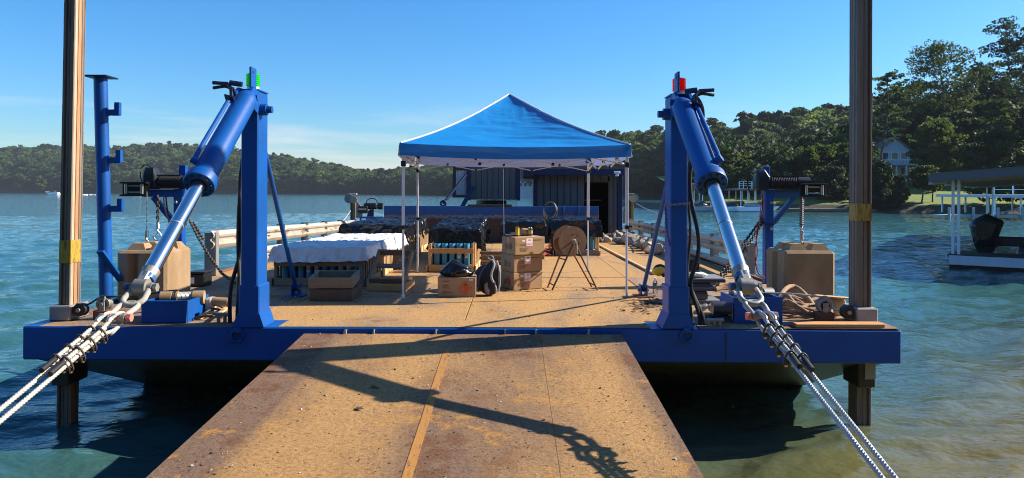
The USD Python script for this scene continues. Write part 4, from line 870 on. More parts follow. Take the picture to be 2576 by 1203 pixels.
# interlocking concrete blocks
def block(x0, x1, y0, y1, h, label, groove):
    T = Thing('concrete_block', label, 'concrete block', ((x0 + x1) / 2, (y0 + y1) / 2, DK))
    c = .034; xm, ym = (x0 + x1) / 2, (y0 + y1) / 2; g = .075
    pts = [(x0 + c, y0)]
    if groove != 'left': pts += [(x0 + (x1 - x0) * .34 - g, y0), (x0 + (x1 - x0) * .34, y0 + g), (x0 + (x1 - x0) * .34 + g, y0)]
    pts += [(x1 - c, y0), (x1, y0 + c), (x1, y1 - c), (x1 - c, y1), (x0 + c, y1), (x0, y1 - c)]
    if groove == 'left': pts += [(x0, ym + g * 1.3), (x0 + g, ym + g * .3), (x0 + g, ym - g * .3), (x0, ym - g * 1.3)]
    pts += [(x0, y0 + c)]
    b = slab(pts, 'z', DK + .002, DK + h - c)
    top = trimesh.convex.convex_hull(np.vstack([np.array([[*q, DK + h - c] for q in ((x0, y0 + c), (x0 + c, y0), (x1 - c, y0), (x1, y0 + c), (x1, y1 - c), (x1 - c, y1), (x0 + c, y1), (x0, y1 - c))]), np.array([[x0 + c, y0 + c, DK + h], [x1 - c, y0 + c, DK + h], [x1 - c, y1 - c, DK + h], [x0 + c, y1 - c, DK + h]])]))
    T.part('body', cat(b, top), 'concrete', smooth=False)
    for fx, fy in ((.32, .3), (.76, .3), (.32, .72), (.76, .72)):
        cx, cy = x0 + (x1 - x0) * fx, y0 + (y1 - y0) * fy; r, q = .125, .07
        T.part('stud', trimesh.convex.convex_hull(np.array([[cx + a * r, cy + b_ * r, DK + h - .003] for a in (-1, 1) for b_ in (-1, 1)] + [[cx + a * q, cy + b_ * q, DK + h + .085] for a in (-1, 1) for b_ in (-1, 1)])), 'concrete', smooth=False)
    T.part('lifting_loop', ring(((x0 + x1) / 2, ym, DK + h), (0, 1, 0), .055, .011, 12, 7, arc=math.pi, start=0.0, up=(0, 0, 1)), 'rust')
block(-5.06, -4.42, 9.1, 9.82, .66, 'tan concrete block with pyramid studs on the left side of the barge', 'front')
block(3.56, 4.225, 9.28, 9.98, .665, 'tan concrete block with pyramid studs hanging point on the right side', 'left')

def sheave(c, label, rust_base, r):
    T = Thing('rope_sheave', label, 'pulley', (c[0], c[1], DK)); zc = DK + .10 + r * .95
    T.part('base', box(c[0] - .085, c[0] + .085, c[1] - .08, c[1] + .08, DK + .005, DK + .105, .006), rust_base)
    T.part('fork', cat([box(c[0] - .03, c[0] + .03, c[1] + q - .006, c[1] + q + .006, DK + .10, zc + .03, .004) for q in (-.055, .055)]), 'concrete_grey')
    Mx = frame_mat((c[0], c[1] - .04, zc), (c[0], c[1] + .04, zc))[0]
    T.part('wheel', lathe([(.02, 0), (r, 0), (r, .012), (r * .78, .03), (r * .78, .05), (r, .068), (r, .08), (.02, .08)], 26, Mx), 'steel_dull')
    T.part('wheel_web', lathe([(.018, -.002), (r * .62, -.002), (r * .62, .0), (.018, .0)], 22, Mx), 'black_rubber')
    T.part('axle', cyl((c[0], c[1] - .075, zc), (c[0], c[1] + .075, zc), .018, n=12), 'steel_dull')
    T.part('keeper', tube([(c[0] + .02, c[1] - .05, zc + r * .5), (c[0] + .01, c[1] - .03, zc + r * 1.25), (c[0] - .03, c[1] - .02, zc + r * 1.15), (c[0] - .05, c[1] - .04, zc)], .008, 6, sub=12), 'concrete_grey')
    return zc
cl = D(263, 803); zl = sheave(cl, 'rope pulley on a small rusty block near the left pile', 'rust', .075)
cr = D(2072, 808); zr = sheave(cr, 'rope pulley on a dark block near the right pile', 'rust', .082)

def winch_box(x0, x1, y0, y1, h, label, side):
    T = Thing('deck_winch', label, 'winch', ((x0 + x1) / 2, (y0 + y1) / 2, DK))
    T.part('front_panel', box(x0, x1, y0, y0 + .03, DK + .005, DK + h, .006), 'blue_paint')
    T.part('side_panel', box(x0, x0 + .03, y0 + .033, y1, DK + .005, DK + h - .01, .006), 'blue_paint')
    T.part('side_panel', slab([(y0 + .033, DK + .005), (y0 + .2, DK + .005), (y0 + .2, DK + .07), (y0 + .32, DK + .07), (y0 + .32, DK + .005), (y1, DK + .005), (y1, DK + h - .01), (y0 + .033, DK + h - .01)], 'x', x1 - .03, x1), 'blue_paint')
    T.part('rear_panel', box(x0, x1, y1 + .003, y1 + .03, DK + .005, DK + h * .7, .006), 'blue_paint')
    T.part('floor', box(x0 + .033, x1 - .033, y0 + .033, y1 - .003, DK + .006, DK + .02), 'inside_dark')
    yd = (y0 + y1) / 2 + .05; zd = DK + h - .02
    a, b = np.array([x0 + .06, yd - .02, zd]), np.array([x1 - .05, yd + .06, zd])
    u = (b - a) / np.linalg.norm(b - a)
    T.part('drum', cyl(a, b, .045, n=18), 'steel_dull')
    for k, q in enumerate((a, a + (b - a) * .42, b - u * .05)):
        T.part('drum_flange', cyl(q, q + u * (.12 if k != 1 else .02), .075, n=22), 'concrete' if side == 'left' else 'steel_dull')
    T.part('wound_rope', cat([ring(a + (b - a) * t, u, .056, .010, 20, 6) for t in np.linspace(.46, .84, 12)]), 'rope_steel')
    m0 = np.array([x1 + .0, y1 - .02, DK + h * .55])
    if side == 'left':
        T.part('gearbox', box(x1 + .005, x1 + .09, y1 - .14, y1 + .02, DK + .02, DK + h * .85, .03), 'concrete_grey')
        T.part('motor', cyl(m0 + [.09, -.06, .03], m0 + [.26, -.06, .02], .052, n=20), 'concrete')
        T.part('motor_cap', cyl(m0 + [.261, -.06, .02], m0 + [.28, -.06, .02], .045, n=16), 'steel_dull')
    else:
        T.part('gearbox', box(x0 - .02, x0 - .003, y0 + .02, y0 + .14, DK + .03, DK + h * .7, .01), 'steel_dull')
        T.part('motor', cyl((x0 - .22, y0 + .07, DK + .16), (x0 - .021, y0 + .07, DK + .16), .07, n=20), 'pontoon_dark')
winch_box(-3.99, -3.50, 7.66, 8.22, .245, 'blue deck winch box with rope drum on the left corner', 'left')
winch_box(2.42, 2.95, 7.74, 8.25, .29, 'blue deck winch box among hoses on the right corner', 'right')
T = Thing('control_cable', 'dark cable running over the left pulley to the winch', 'cable', tuple(cl))
T.part('cable', tube([(-4.70, 7.83, DK + .17), (-4.64, 7.9, DK + .20), (cl[0] - .05, cl[1], zl + .07), (cl[0] + .03, cl[1] + .02, zl + .075), (-4.1, 8.1, zl + .09), (-3.75, 8.0, DK + .31)], .011, 8, sub=30), 'black_rubber')
T = Thing('control_cable', 'grey cable running over the right pulley to the winch', 'cable', tuple(cr))
T.part('cable', tube([(3.62, 7.85, DK + .13), (3.55, 7.86, DK + .16), (cr[0] + .07, cr[1], zr + .06), (cr[0], cr[1], zr + .085), (3.0, 8.0, zr + .12), (2.55, 8.0, DK + .30)], .010, 8, sub=30), 'rope_steel')
# battery box by the rail
p = D(492, 722); T = Thing('battery_box', 'black battery box beside the left guardrail post', 'box', tuple(p))
T.part('case', box(p[0] - .13, p[0] + .13, p[1], p[1] + .28, DK + .005, DK + .19, .015), 'black_plastic')
T.part('lid', box(p[0] - .14, p[0] + .14, p[1] - .01, p[1] + .29, DK + .192, DK + .225, .01), 'black_plastic')
T.part('label_plate', box(p[0] - .10, p[0] - .02, p[1] - .004, p[1] - .001, DK + .05, DK + .14), 'cloth_white')
# scraps beside the left winch
for k, (a, b, w, m) in enumerate((((498, 806), (560, 782), .07, 'wood_new'), ((515, 800), (575, 790), .06, 'wood_old'), ((540, 812), (572, 786), .05, 'wood_new'))):
    q0, q1 = D(*a), D(*b); q0[2] += .02 + .02 * k; q1[2] += .03 + .015 * k
    single('wood_scrap', bar(q0, q1, w, .02, (0, 0, 1), .003), m, ('pale offcut of board on the deck by the left winch motor', 'grey offcut of board behind the left winch scraps', 'short pale offcut nearest the left mast')[k], 'wood scrap')
T = Thing('hose_fitting', 'black hose couplings and pipes heaped beside the left winch', 'hose', tuple(D(520, 805)))
for k in range(5):
    a, b = D(488 + 10 * k, 808 - 3 * k), D(560 + 3 * k, 806 - 6 * k); T.part('pipe', tube([a + [0, 0, .03], (a + b) / 2 + [0, .03 * k, .05 + .015 * k], b + [0, 0, .03]], .014, 8, sub=14), 'black_rubber')
for px in (550, 566): p = D(px, 812); T.part('coupling', cat(cyl(p + [0, 0, .005], p + [0, 0, .09], .020, n=10), cyl(p + [-.04, 0, .09], p + [.05, 0, .09], .022, n=10)), 'steel_dull')

# ================================================================== DAVITS WITH WINCHES
def davit(px, side, Y, label, wlabel):
    s = -1 if side == 'left' else 1
    xc = P(px, 600, Y)[0]; zt = P(px, 484 if s < 0 else 486, Y)[2]
    T = Thing('davit', label, 'davit', (xc, Y, DK)); w = .066
    T.part('post', box(xc - w, xc + w, Y - w, Y + w, DK, zt + .05, .006), 'blue_paint')
    T.part('upper_post', box(xc - w * .8, xc + w * .8, Y + .07, Y + .16, zt - .1, zt + .42, .006), 'blue_paint')
    xa = xc + s * .55
    T.part('arm', box(min(xc, xa) + (w + .003 if s > 0 else 0), max(xc, xa) - (w + .003 if s < 0 else 0), Y - w, Y + w * .9, zt - .07, zt + .035, .006), 'blue_pale' if s > 0 else 'blue_paint')
    T.part('knee_brace', bar((xc + s * .08, Y, zt - .47), (xc + s * .40, Y, zt - .075), .07, .09, (0, 1, 0), .006), 'blue_pale' if s > 0 else 'blue_paint')
    T.part('clamp', box(xc - w - .012, xc + w + .012, Y - w - .012, Y + w + .012, zt - .50, zt - .47, .003), 'blue_dark')
    T.part('bolt', cat([cyl((xc + s * .02, Y - w - .04, z), (xc + s * .02, Y - w - .003, z), .022, n=6) for z in (zt - .15, zt - .56)]), 'galvanised')
    # winch on the arm, fairlead at the tip
    zw = zt + .04
    xw = xc - s * -.0
    W = Thing('electric_winch', wlabel, 'winch', (xc, Y, zw))
    W.part('gear_housing', trimesh.convex.convex_hull(np.vstack([box(xa - s * .66 - .11, xa - s * .66 + .11, Y - .12, Y + .1, zw + .003, zw + .24, .03).vertices, box(xa - s * .68 - .07, xa - s * .68 + .07, Y - .08, Y + .06, zw + .24, zw + .33, .03).vertices])) if s > 0 else
           trimesh.convex.convex_hull(np.vstack([box(xa + .02, xa + .24, Y - .12, Y + .1, zw + .003, zw + .24, .03).vertices, box(xa + .04, xa + .2, Y - .08, Y + .06, zw + .24, zw + .34, .03).vertices])), 'black_plastic')
    d0, d1 = (xa - .55, xa - .12) if s > 0 else (xa + .26, xa + .62)
    W.part('drum', cyl((d0, Y - .03, zw + .12), (d1, Y - .03, zw + .12), .085, n=20), 'black_plastic')
    W.part('drum_rope', cat([ring((x, Y - .03, zw + .12), (1, 0, 0), .080, .017, 18, 6) for x in np.linspace(d0 + .03, d1 - .03, 15)]), 'black_cloth')
    W.part('tie_bar', cat([box(d0, d1, Y - .13, Y - .11, zw + q, zw + q + .025) for q in (.02, .20)]), 'black_plastic')
    e = d1 if s > 0 else d1
    W.part('motor', cyl((e + .003, Y - .03, zw + .12), (e + .2, Y - .03, zw + .12), .095, n=22), 'black_plastic')
    xf = xa + (.07 if s > 0 else -.02)
    F = W.part('fairlead', cat(box(xf - .20, xf + .20, Y - .20, Y - .19, zw - .10, zw + .115, .004), box(xf - .20, xf + .20, Y - .28, Y - .203, zw - .10, zw - .072, .004), box(xf - .20, xf + .20, Y - .28, Y - .203, zw + .088, zw + .115, .004)), 'black_plastic')
    for q in (-.12, .12): W.part('roller', cyl((xf + q, Y - .25, zw - .066), (xf + q, Y - .25, zw + .084), .024, n=14), 'steel', under=F)
    for q in (-.045, .06): W.part('roller', cyl((xf - .09, Y - .225, zw + q), (xf + .09, Y - .225, zw + q), .022, n=14), 'steel', under=F)
    W.part('power_lead', tube([(xa - s * .7, Y, zw + .26), (xa - s * .85, Y - .02, zw + .28), (xa - s * .88, Y - .02, zw + .1), (xa - s * .8, Y - .04, zw - .1)] if s > 0 else [(xa + .12, Y, zw + .33), (xa - .02, Y, zw + .36), (xa - .03, Y - .05, zw + .22), (xa + .05, Y - .1, zw + .1)], .01, 6, sub=20), 'black_rubber')
    return xc, Y, zt, xa, zw, xf
dl = davit(452, 'left', 10.9, 'blue davit post with a short arm behind the left concrete block', 'black electric winch with steel roller fairlead on the left davit')
dr_ = davit(1932, 'right', 11.2, 'blue davit post with bracket arm behind the right concrete block', 'black electric winch with steel roller fairlead on the right davit')
def hook(c, label, mat='steel', cable=None):
    T = Thing('lifting_hook', label, 'hook', tuple(c))
    T.part('hook', cat(tube([c + [0, 0, .16], c + [0, 0, .09], c + [.045, 0, .03], c + [.045, 0, -.03], c + [0, 0, -.06], c + [-.05, 0, -.03], c + [-.065, 0, .02]], np.array([.014] * 26), 9, sub=26)), mat)
    T.part('block', cyl(c + [0, 0, .13], c + [0, 0, .22], .024, n=12), mat)
    T.part('latch', bar(c + [-.055, 0, .0], c + [.01, 0, .08], .012, .006, (0, 1, 0)), mat)
    if cable is not None: T.part('cable', tube([c + [0, 0, .2], cable], .006, 6), 'rope_grey')
# left: wire with hook plus a chain; right: chain with hook onto the block
a = np.array([dl[5] - .10, dl[1] - .25, dl[4] - .06]); b = P(397, 600, dl[1] - .25)
chain('chain', 'rusty chain hanging from the left winch fairlead', [np.array([P(397, 492, dl[1] - .25)[0], dl[1] - .25, dl[4] - .09]), b + [0, 0, .16]], .055, .010)
hook(b + [0, 0, .02], 'white lifting hook on the chain under the left winch', 'white_metal')
b2 = P(369, 618, dl[1] - .3); hook(b2, 'small lifting hook on a thin wire at the left block', 'steel', np.array([b2[0], b2[1], dl[4] - .03]))
b = P(2016, 632, dr_[1] - .25); b[1] = 9.75; b = P(2016, 632, 9.75)
tp = np.array([P(2018, 492, dr_[1] - .25)[0], dr_[1] - .25, dr_[4] - .1])
chain('chain', 'dark chain hanging from the right winch fairlead', [tp, b + [0, 0, .34]], .06, .011, 'black_rubber')
chain('chain', 'bright end links of the chain above the right concrete block', [b + [0, 0, .33], b + [0, 0, .19]], .05, .011, 'steel')
hook(b + [0, 0, .03], 'steel lifting hook in the loop of the right concrete block', 'galvanised')
T = Thing('winch_lead', 'red and black winch leads hanging down the right davit', 'cable', (dr_[0], dr_[1], dr_[2]))
for k, m in enumerate(('red_plastic', 'black_rubber', 'red_plastic')):
    T.part('lead', tube([P(1913 + 4 * k, 490, 11.1), P(1918 - 3 * k, 540, 11.05), P(1902 + 2 * k, 590, 11.0), P(1905 - 4 * k, 640, 11.0), P(1898 + 6 * k, 680, 11.0), P(1915 + 4 * k, 700, 11.0)], .007, 6, sub=30), m)
T = Thing('winch_lead', 'red and black winch leads hanging down the left davit', 'cable', (dl[0], dl[1], dl[2]))
for k, m in enumerate(('pink_paint', 'black_rubber')):
    T.part('lead', tube([P(412 + 5 * k, 490, 10.85), P(420 + 3 * k, 540, 10.8), P(428 - 2 * k, 580, 10.8), P(424, 640, 10.8), P(470, 680, 10.8)], .011, 6, sub=30), m)
# slack chains
for i, (pts, lb) in enumerate((([P(477, 555, 11.4), P(500, 600, 11.0), P(530, 650, 10.6), P(560, 690, 10.2), P(592, 712, 9.8)], 'rusty chain sagging from the left guardrail towards the left mast'),
                               ([P(487, 560, 11.4), P(512, 603, 11.0)], 'short doubled chain at the end of the left guardrail'),
                               ([P(1920, 545, 11.3), P(1880, 600, 11.0), P(1845, 650, 10.6), P(1806, 698, 10.2)], 'rusty chain sagging from the right guardrail to the deck'),
                               ([P(1922, 552, 11.25), P(1890, 605, 10.9), P(1850, 658, 10.5), P(1815, 702, 10.1)], 'second chain just below the one on the right guardrail'))):
    chain('chain', lb, pts, .062, .011)

# ================================================================== GUARDRAILS
W2 = [(-.155, .0), (-.12, .035), (-.085, .055), (-.045, .045), (-.015, .0), (.015, .0), (.045, .045), (.085, .055), (.12, .035), (.155, .0)]
def wprof(sgn):
    o = [(sgn * q, z) for z, q in W2]; i_ = [(sgn * (q - .006), z) for z, q in reversed(W2)]
    return Polygon(o + i_).buffer(0)
def guardrail(x, y0, y1, za, zb, sgn, label, tilt_end):
    T = Thing('guardrail', label, 'guardrail', (x, y0, DK)); L = y1 - y0; n = 4
    f = lambda y: za + (zb - za) * (y - y0) / L
    for tier, dz in ((0, 0), (1, -.40)):
        for k in range(n):
            a, b = y0 + L * k / n - (.12 if k else 0), y0 + L * (k + 1) / n
            if tier and k == 0: a += 2.0 if sgn > 0 else .5
            o = -sgn * .007 * (k % 2)
            m = prism(wprof(-sgn), (x + sgn * 0 + o, a, f(a) - .155 + dz), (x + o, b, f(b) - .155 + dz)); T.part('rail_panel', m, 'galvanised')
            T.part('splice_bolt', cat([cyl((x + sgn * (.0), b - .05, f(b) - .155 + dz + q), (x + sgn * .075, b - .05, f(b) - .155 + dz + q), .014, n=6) for q in (-.03, .03)]), 'steel_dull')
    for k in range(7):
        y = y0 + .12 + (L - .3) * k / 6
        T.part('post', cat(box(x - sgn * .03 - .075, x - sgn * .03 + .075, y - .05, y - .04, DK, f(y) + .03), box(x - sgn * .03 - .075, x - sgn * .03 + .075, y + .04, y + .05, DK, f(y) + .03), box(x - sgn * .03 - .006, x - sgn * .03 + .006, y - .04, y + .04, DK, f(y) + .03)) if k else box(x - sgn * .03 - .10, x - sgn * .03 + .10, y - .06, y + .06, DK, f(y) - .03, .005), 'steel_dull')
guardrail(-5.04, 11.9, 23.0, DK + .76, DK + .50, 1, 'pale bent guardrail of two tiers along the left edge of the barge', 0)
guardrail(4.03, 12.1, 24.6, DK + .60, DK + .48, -1, 'grey guardrail of two tiers along the right edge of the barge', 0)

# ================================================================== CABINS AND BULKHEAD AT THE BACK
T = Thing('bulkhead', 'rusty steel bulkhead with a worn blue top strip across the barge', 'bulkhead', (-.55, 20.0, DK))
a, b = P(966, 518, 20.0), P(1505, 518, 20.0)
T.part('plate', box(a[0], b[0], 20.0, 20.06, DK + .004, a[2], .006), 'bulkhead')
T.part('top_cap', box(a[0] + 2.35, a[0] + 3.6, 19.985, 20.075, a[2] - .02, a[2] + .05, .006), 'hull_dark')
for px in (1418, 1455): q = P(px, 520, 19.98); T.part('stiffener', box(q[0] - .025, q[0] + .025, 19.94, 19.997, q[2] - .5, q[2] + .02, .004), 'bulkhead')
T.part('deck_behind', box(a[0] + .02, b[0] - .02, 20.065, 26.5, a[2] - .22, a[2] - .16), 'hull_dark')
q = P(1383, 524, 19.93)
T = Thing('cable_coil', 'coil of pale cable hanging on the bulkhead', 'cable', tuple(q))
rg = np.random.default_rng(2)
for k in range(4):
    A = np.linspace(0, 2 * np.pi, 30)[:-1]; r = .17 + .012 * k
    T.part('loop', tube(np.stack([q[0] + r * np.cos(A) * .95 + .006 * k, 19.9 + .012 * k + 0 * A, q[2] - .02 + r * 1.25 * np.sin(A) - .02 * k], 1), .011, 6, closed=True), 'rope_steel' if k % 2 else 'black_rubber')
T.part('tail', tube([q + [.15, 0, -.1], q + [.1, 0, -.5], q + [.02, 0, -.75], q + [-.05, 0, -.95]], .011, 6, sub=20), 'black_rubber')

def ribbed(x0, x1, y, z0, z1, n, T, mat, name='panel'):
    e = np.linspace(x0, x1, n + 1)
    for k in range(n): T.part(name, cat(box(e[k] + .012, e[k + 1] - .012, y - .03, y, z0, z1, .004), box(e[k] - .0, e[k] + .03, y - .055, y - .031, z0, z1, .004)), mat)
Yc = 21.4
a, b = P(1176, 420, Yc), P(1306, 503, Yc); zt, zb = P(1200, 405, Yc)[2], b[2]
T = Thing('crane_cab', 'dark ribbed machine house of a crane on a black turntable, behind the tent', 'crane cab', (a[0], Yc, zb))
T.part('shell', box(a[0] + .02, b[0] - .02, Yc + .005, Yc + 2.4, zb + .01, zt), 'siding')
ribbed(a[0] + .1, b[0] - .1, Yc, zb, zt, 8, T, 'siding')
T.part('corner_post', box(a[0] - .03, a[0] + .085, Yc - .07, Yc + .02, zb - .02, zt, .006), 'blue_dark'); T.part('corner_post', box(b[0] - .085, b[0] + .03, Yc - .07, Yc + .02, zb - .02, zt, .006), 'blue_dark')
l = P(1139, 420, Yc)[0]; zb2 = P(1150, 497, Yc)[2]; w = .05
T.part('door_frame', cat(box(l, l + .09, Yc - .02, Yc + .06, zb2, zt), box(l + .093, a[0] - .035, Yc - .02, Yc + .06, zb2, zb2 + .07), box(l + .093, a[0] - .035, Yc - .02, Yc + .06, zb2 + .82, zb2 + .9)), 'brown_frame')
ribbed(l + .1, a[0] - .04, Yc + .05, zb2 + .08, zt, 3, T, 'siding_white', 'door_panel')
c = P(1236, 517, Yc + 1.1)
T.part('turntable', lathe([(0, 0), (.62, 0), (.62, .06), (.48, .10), (.48, .3), (0, .3)], 32, trimesh.transformations.translation_matrix((c[0], Yc + 1.1, zb - .33))), 'black_plastic')
T.part('pedestal', cyl((c[0], Yc + 1.1, DK), (c[0], Yc + 1.1, zb - .331), .55, n=28), 'hull_dark')
p0, p1 = P(1115, 512, 20.6), P(1172, 440, 21.2)
T.part('stay', cyl(p0, p1, .04, n=12), 'blue_dark'); T.part('stay_eye', ring(p0 + [0, -.0, 0], (0, 1, 0), .075, .028, 16, 8), 'blue_dark')
T.part('stay', bar(P(1163, 520, 21.0), P(1190, 470, 21.3), .12, .05, (0, 1, 0)), 'blue_dark')

Ys = 21.9
a, b = P(1344, 440, Ys), P(1562, 595, Ys); zt, zb = P(1344, 436, Ys)[2], DK
T = Thing('shed', 'dark ribbed shed with an open door on the barge behind the right tent leg', 'shed', (a[0], Ys, DK))
d0, d1 = P(1472, 460, Ys)[0], P(1530, 460, Ys)[0]; zd = P(1480, 456, Ys)[2]
ribbed(a[0] + .1, d0 - .02, Ys, zb, zt, 7, T, 'siding'); ribbed(d0 + .0, d1, Ys, zd, zt, 3, T, 'siding'); ribbed(d1 + .04, b[0] - .12, Ys, zb, zt, 2, T, 'siding')
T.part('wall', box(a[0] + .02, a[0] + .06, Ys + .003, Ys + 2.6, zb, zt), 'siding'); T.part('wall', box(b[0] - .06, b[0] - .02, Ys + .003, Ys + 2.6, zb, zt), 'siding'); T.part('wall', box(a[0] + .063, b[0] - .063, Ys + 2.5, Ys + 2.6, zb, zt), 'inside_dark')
T.part('corner_post', box(a[0] - .03, a[0] + .09, Ys - .07, Ys - .002, zb, zt, .006), 'blue_dark'); T.part('corner_post', box(b[0] - .11, b[0] + .03, Ys - .07, Ys - .002, zb, zt, .006), 'blue_dark')
T.part('door_jamb', cat(box(d1 + .0, d1 + .035, Ys - .06, Ys - .01, zb, zd), box(d0 - .02, d1 - .003, Ys - .06, Ys - .031, zd - .035, zd - .003)), 'wood_dark')
T.part('shelf', box(d0 + .05, d1 - .1, Ys + .8, Ys + 1.1, zd - .62, zd - .58), 'wood_old')
r0, r1 = P(1316, 440, Ys - .3)[0], P(1571, 440, Ys - .3)[0]; zr = P(1400, 424, Ys - .3)[2]
T.part('roof_fascia', box(r0, r1, Ys - .36, Ys - .30, zr - .20, zr, .006), 'blue_dark')
T.part('roof', slab([(Ys - .297, zr - .06), (Ys - .297, zr - .02), (Ys + 2.9, zr + .10), (Ys + 2.9, zr + .06)], 'x', r0 + .01, r1 - .01), 'roof_grey')
T.part('gutter_bracket', box(r0 + .02, r0 + .5, Ys - .28, Ys + 1.0, zr - .32, zr - .21), 'black_plastic')
q = P(1552, 434, Ys - .4); T.part('floodlight', cat(box(q[0] - .09, q[0] + .09, Ys - .46, Ys - .363, q[2] - .04, q[2] + .04, .01), box(q[0] - .05, q[0] + .04, Ys - .48, Ys - .38, q[2] - .12, q[2] - .045, .01)), 'white_metal')

# ---- posts and winches at the far corners
def far_post(px, py, Y, s, label):
    c = P(px, py, Y); T = Thing('fairlead_post', label, 'post', (c[0], Y, DK))
    T.part('post', box(c[0] - .10, c[0] - .02, Y - .08, Y + .08, DK, c[2] + .05, .006), 'wood_dark'); T.part('post', box(c[0] - .017, c[0] + .08, Y - .10, Y - .04, DK + .25, c[2] + .05, .006), 'concrete')
    T.part('fin', slab([(c[0] + .083, c[2] - .5), (c[0] + .30, c[2] - .5), (c[0] + .30, c[2] - .22), (c[0] + .083, c[2] + .12)] if s < 0 else [(c[0] - .103, c[2] - .75), (c[0] - .30, c[2] - .75), (c[0] - .30, c[2] - .35), (c[0] - .103, c[2] + .10)], 'y', Y - .02, Y + .02), 'steel_dull')
    T.part('sheave', cyl((c[0] + s * .10 - .02, Y - .18, c[2] + .13), (c[0] + s * .10 - .02, Y + .1, c[2] + .13), .15, n=20), 'steel_dull'); T.part('sheave', cyl((c[0] + s * -.0 + .03, Y - .2, c[2] + .1), (c[0] + .03, Y - .185, c[2] + .1), .12, n=18), 'sack_tan')
    T.part('cover', box(c[0] - .16, c[0] + .10, Y - .1, Y + .1, c[2] + .26, c[2] + .30, .01), 'concrete_grey')
far_post(890, 510, 23.4, -1, 'tall post with a rope sheave at the far end of the left guardrail')
far_post(1588, 508, 24.9, 1, 'tall post with a rope sheave at the far end of the right guardrail')
single('mooring_line', tube([P(1600, 512, 24.5), P(1640, 532, 22), P(1685, 548, 19), P(1705, 556, 17)], .014, 6, sub=30), 'rope_grey', 'thin line running down from the far right post to the guardrail', 'line')
single('mooring_line', tube([P(882, 530, 23.2), P(872, 545, 22.5), P(862, 558, 22)], .014, 6), 'rope_steel', 'thin line running down from the far left post to the guardrail', 'line')
q = P(935, 535, 21.5)
T = Thing('davit', 'small far davit with a winch and grey box near the bulkhead at left', 'davit', (q[0], 21.5, DK))
T.part('post', box(q[0] - .06, q[0] + .06, 21.45, 21.55, DK, q[2] + .1), 'blue_dark'); T.part('knee_brace', bar((q[0] - .28, 21.5, q[2] - .75), (q[0] - .06, 21.5, q[2] + .05), .07, .06, (0, 1, 0)), 'blue_dark')
W = Thing('electric_winch', 'small black winch on the far left davit', 'winch', (q[0], 21.5, q[2]))
W.part('housing', box(q[0] - .22, q[0] + .2, 21.3, 21.6, q[2] + .11, q[2] + .29, .05), 'black_plastic'); W.part('motor', cyl((q[0] + .203, 21.45, q[2] + .2), (q[0] + .34, 21.45, q[2] + .2), .1, n=16), 'black_plastic')
W.part('fairlead', box(q[0] - .36, q[0] - .06, 21.18, 21.28, q[2] - .02, q[2] + .2, .02), 'black_plastic'); W.part('roller', cyl((q[0] - .32, 21.16, q[2] + .11), (q[0] - .1, 21.16, q[2] + .11), .03, n=10), 'steel')
W.part('handle', tube([(q[0] - .15, 21.45, q[2] + .29), (q[0] - .12, 21.45, q[2] + .38), (q[0] + .12, 21.45, q[2] + .4), (q[0] + .18, 21.45, q[2] + .29)], .015, 6, sub=16), 'black_plastic')
T = Thing('railing', 'thin blue railing beside the bulkhead at left', 'railing', (q[0], 21.2, DK))
x0, x1 = P(907, 540, 21.2)[0], P(964, 540, 21.2)[0]
T.part('top_rail', cyl((x0, 21.2, q[2] - .14), (x1, 21.2, q[2] - .14), .03, n=10), 'blue_paint')
for x in (x0, x1): T.part('post', cyl((x, 21.2, DK), (x, 21.2, q[2] - .143), .03, n=10), 'blue_paint')
x0, x1 = P(912, 560, 20.8)[0], P(962, 560, 20.8)[0]
T = Thing('concrete_block', 'grey block behind the left black tarp near the bulkhead', 'concrete block', (x0, 20.8, DK)); T.part('body', box(x0, x1, 20.8, 21.1, DK + .003, P(930, 563, 20.8)[2], .02), 'concrete_grey')
T.part('stud', trimesh.convex.convex_hull(np.vstack([box(x0 + .15, x0 + .55, 20.83, 21.05, P(930, 563, 20.8)[2], P(930, 563, 20.8)[2] + .02).vertices, box(x0 + .3, x0 + .4, 20.9, 21.0, P(930, 563, 20.8)[2], P(930, 563, 20.8)[2] + .12).vertices])), 'concrete_grey')

# ================================================================== TENT
tc, th_, hw = np.array([-.045, 11.13]), math.radians(3.9), 1.55
def tw(u, v, z): return np.array([tc[0] + math.cos(th_) * u - math.sin(th_) * v, tc[1] + math.sin(th_) * u + math.cos(th_) * v, z])
ZE, ZV, ZP = DK + 2.075, DK + 1.915, DK + 2.955
T = Thing('canopy_tent', 'blue pop-up canopy tent with white legs standing on the barge deck', 'tent', (tc[0], tc[1], DK), rz=th_)
n = 130; g = np.linspace(-1, 1, n); U, V = np.meshgrid(g, g, indexing='ij'); t = np.maximum(np.abs(U), np.abs(V))
edge = 1 - np.abs(np.abs(U) - np.abs(V)) / np.maximum(t, 1e-6)              # 1 on the hip ridges, 0 mid panel
Z = ZE + (ZP - ZE) * (1 - t) ** 1.06 - .15 * np.sin(np.pi * t) * (1 - .60 * edge ** 2) - .045 * (1 - edge ** 2) * t ** 3
rn = np.stack([U, V, 0 * U], -1); radial = np.where(np.abs(V) > np.abs(U), V, U); along = np.where(np.abs(V) > np.abs(U), U, V)
wr = meshkit.fbm(np.stack([along * 2.2 + 7 * np.sign(radial), radial * 16 + along * along * 5, 0 * U + (np.abs(V) > np.abs(U))], -1), 4, 11) - .5
fine = meshkit.fbm(np.stack([along * 26, radial * 7, 0 * U + 4], -1), 2, 12) - .5
amp = np.clip((1 - edge) * 3, 0, 1) * np.clip(t * 2.4, 0, 1) * (1 - t ** 8)
Z += .085 * wr * amp + .016 * fine * np.clip(1 - np.abs(t - .28) * 4.5, 0, 1)
outer = grid_mesh(U * hw, V * hw, Z - DK)
if outer.face_normals[:, 2].mean() < 0: outer.invert()
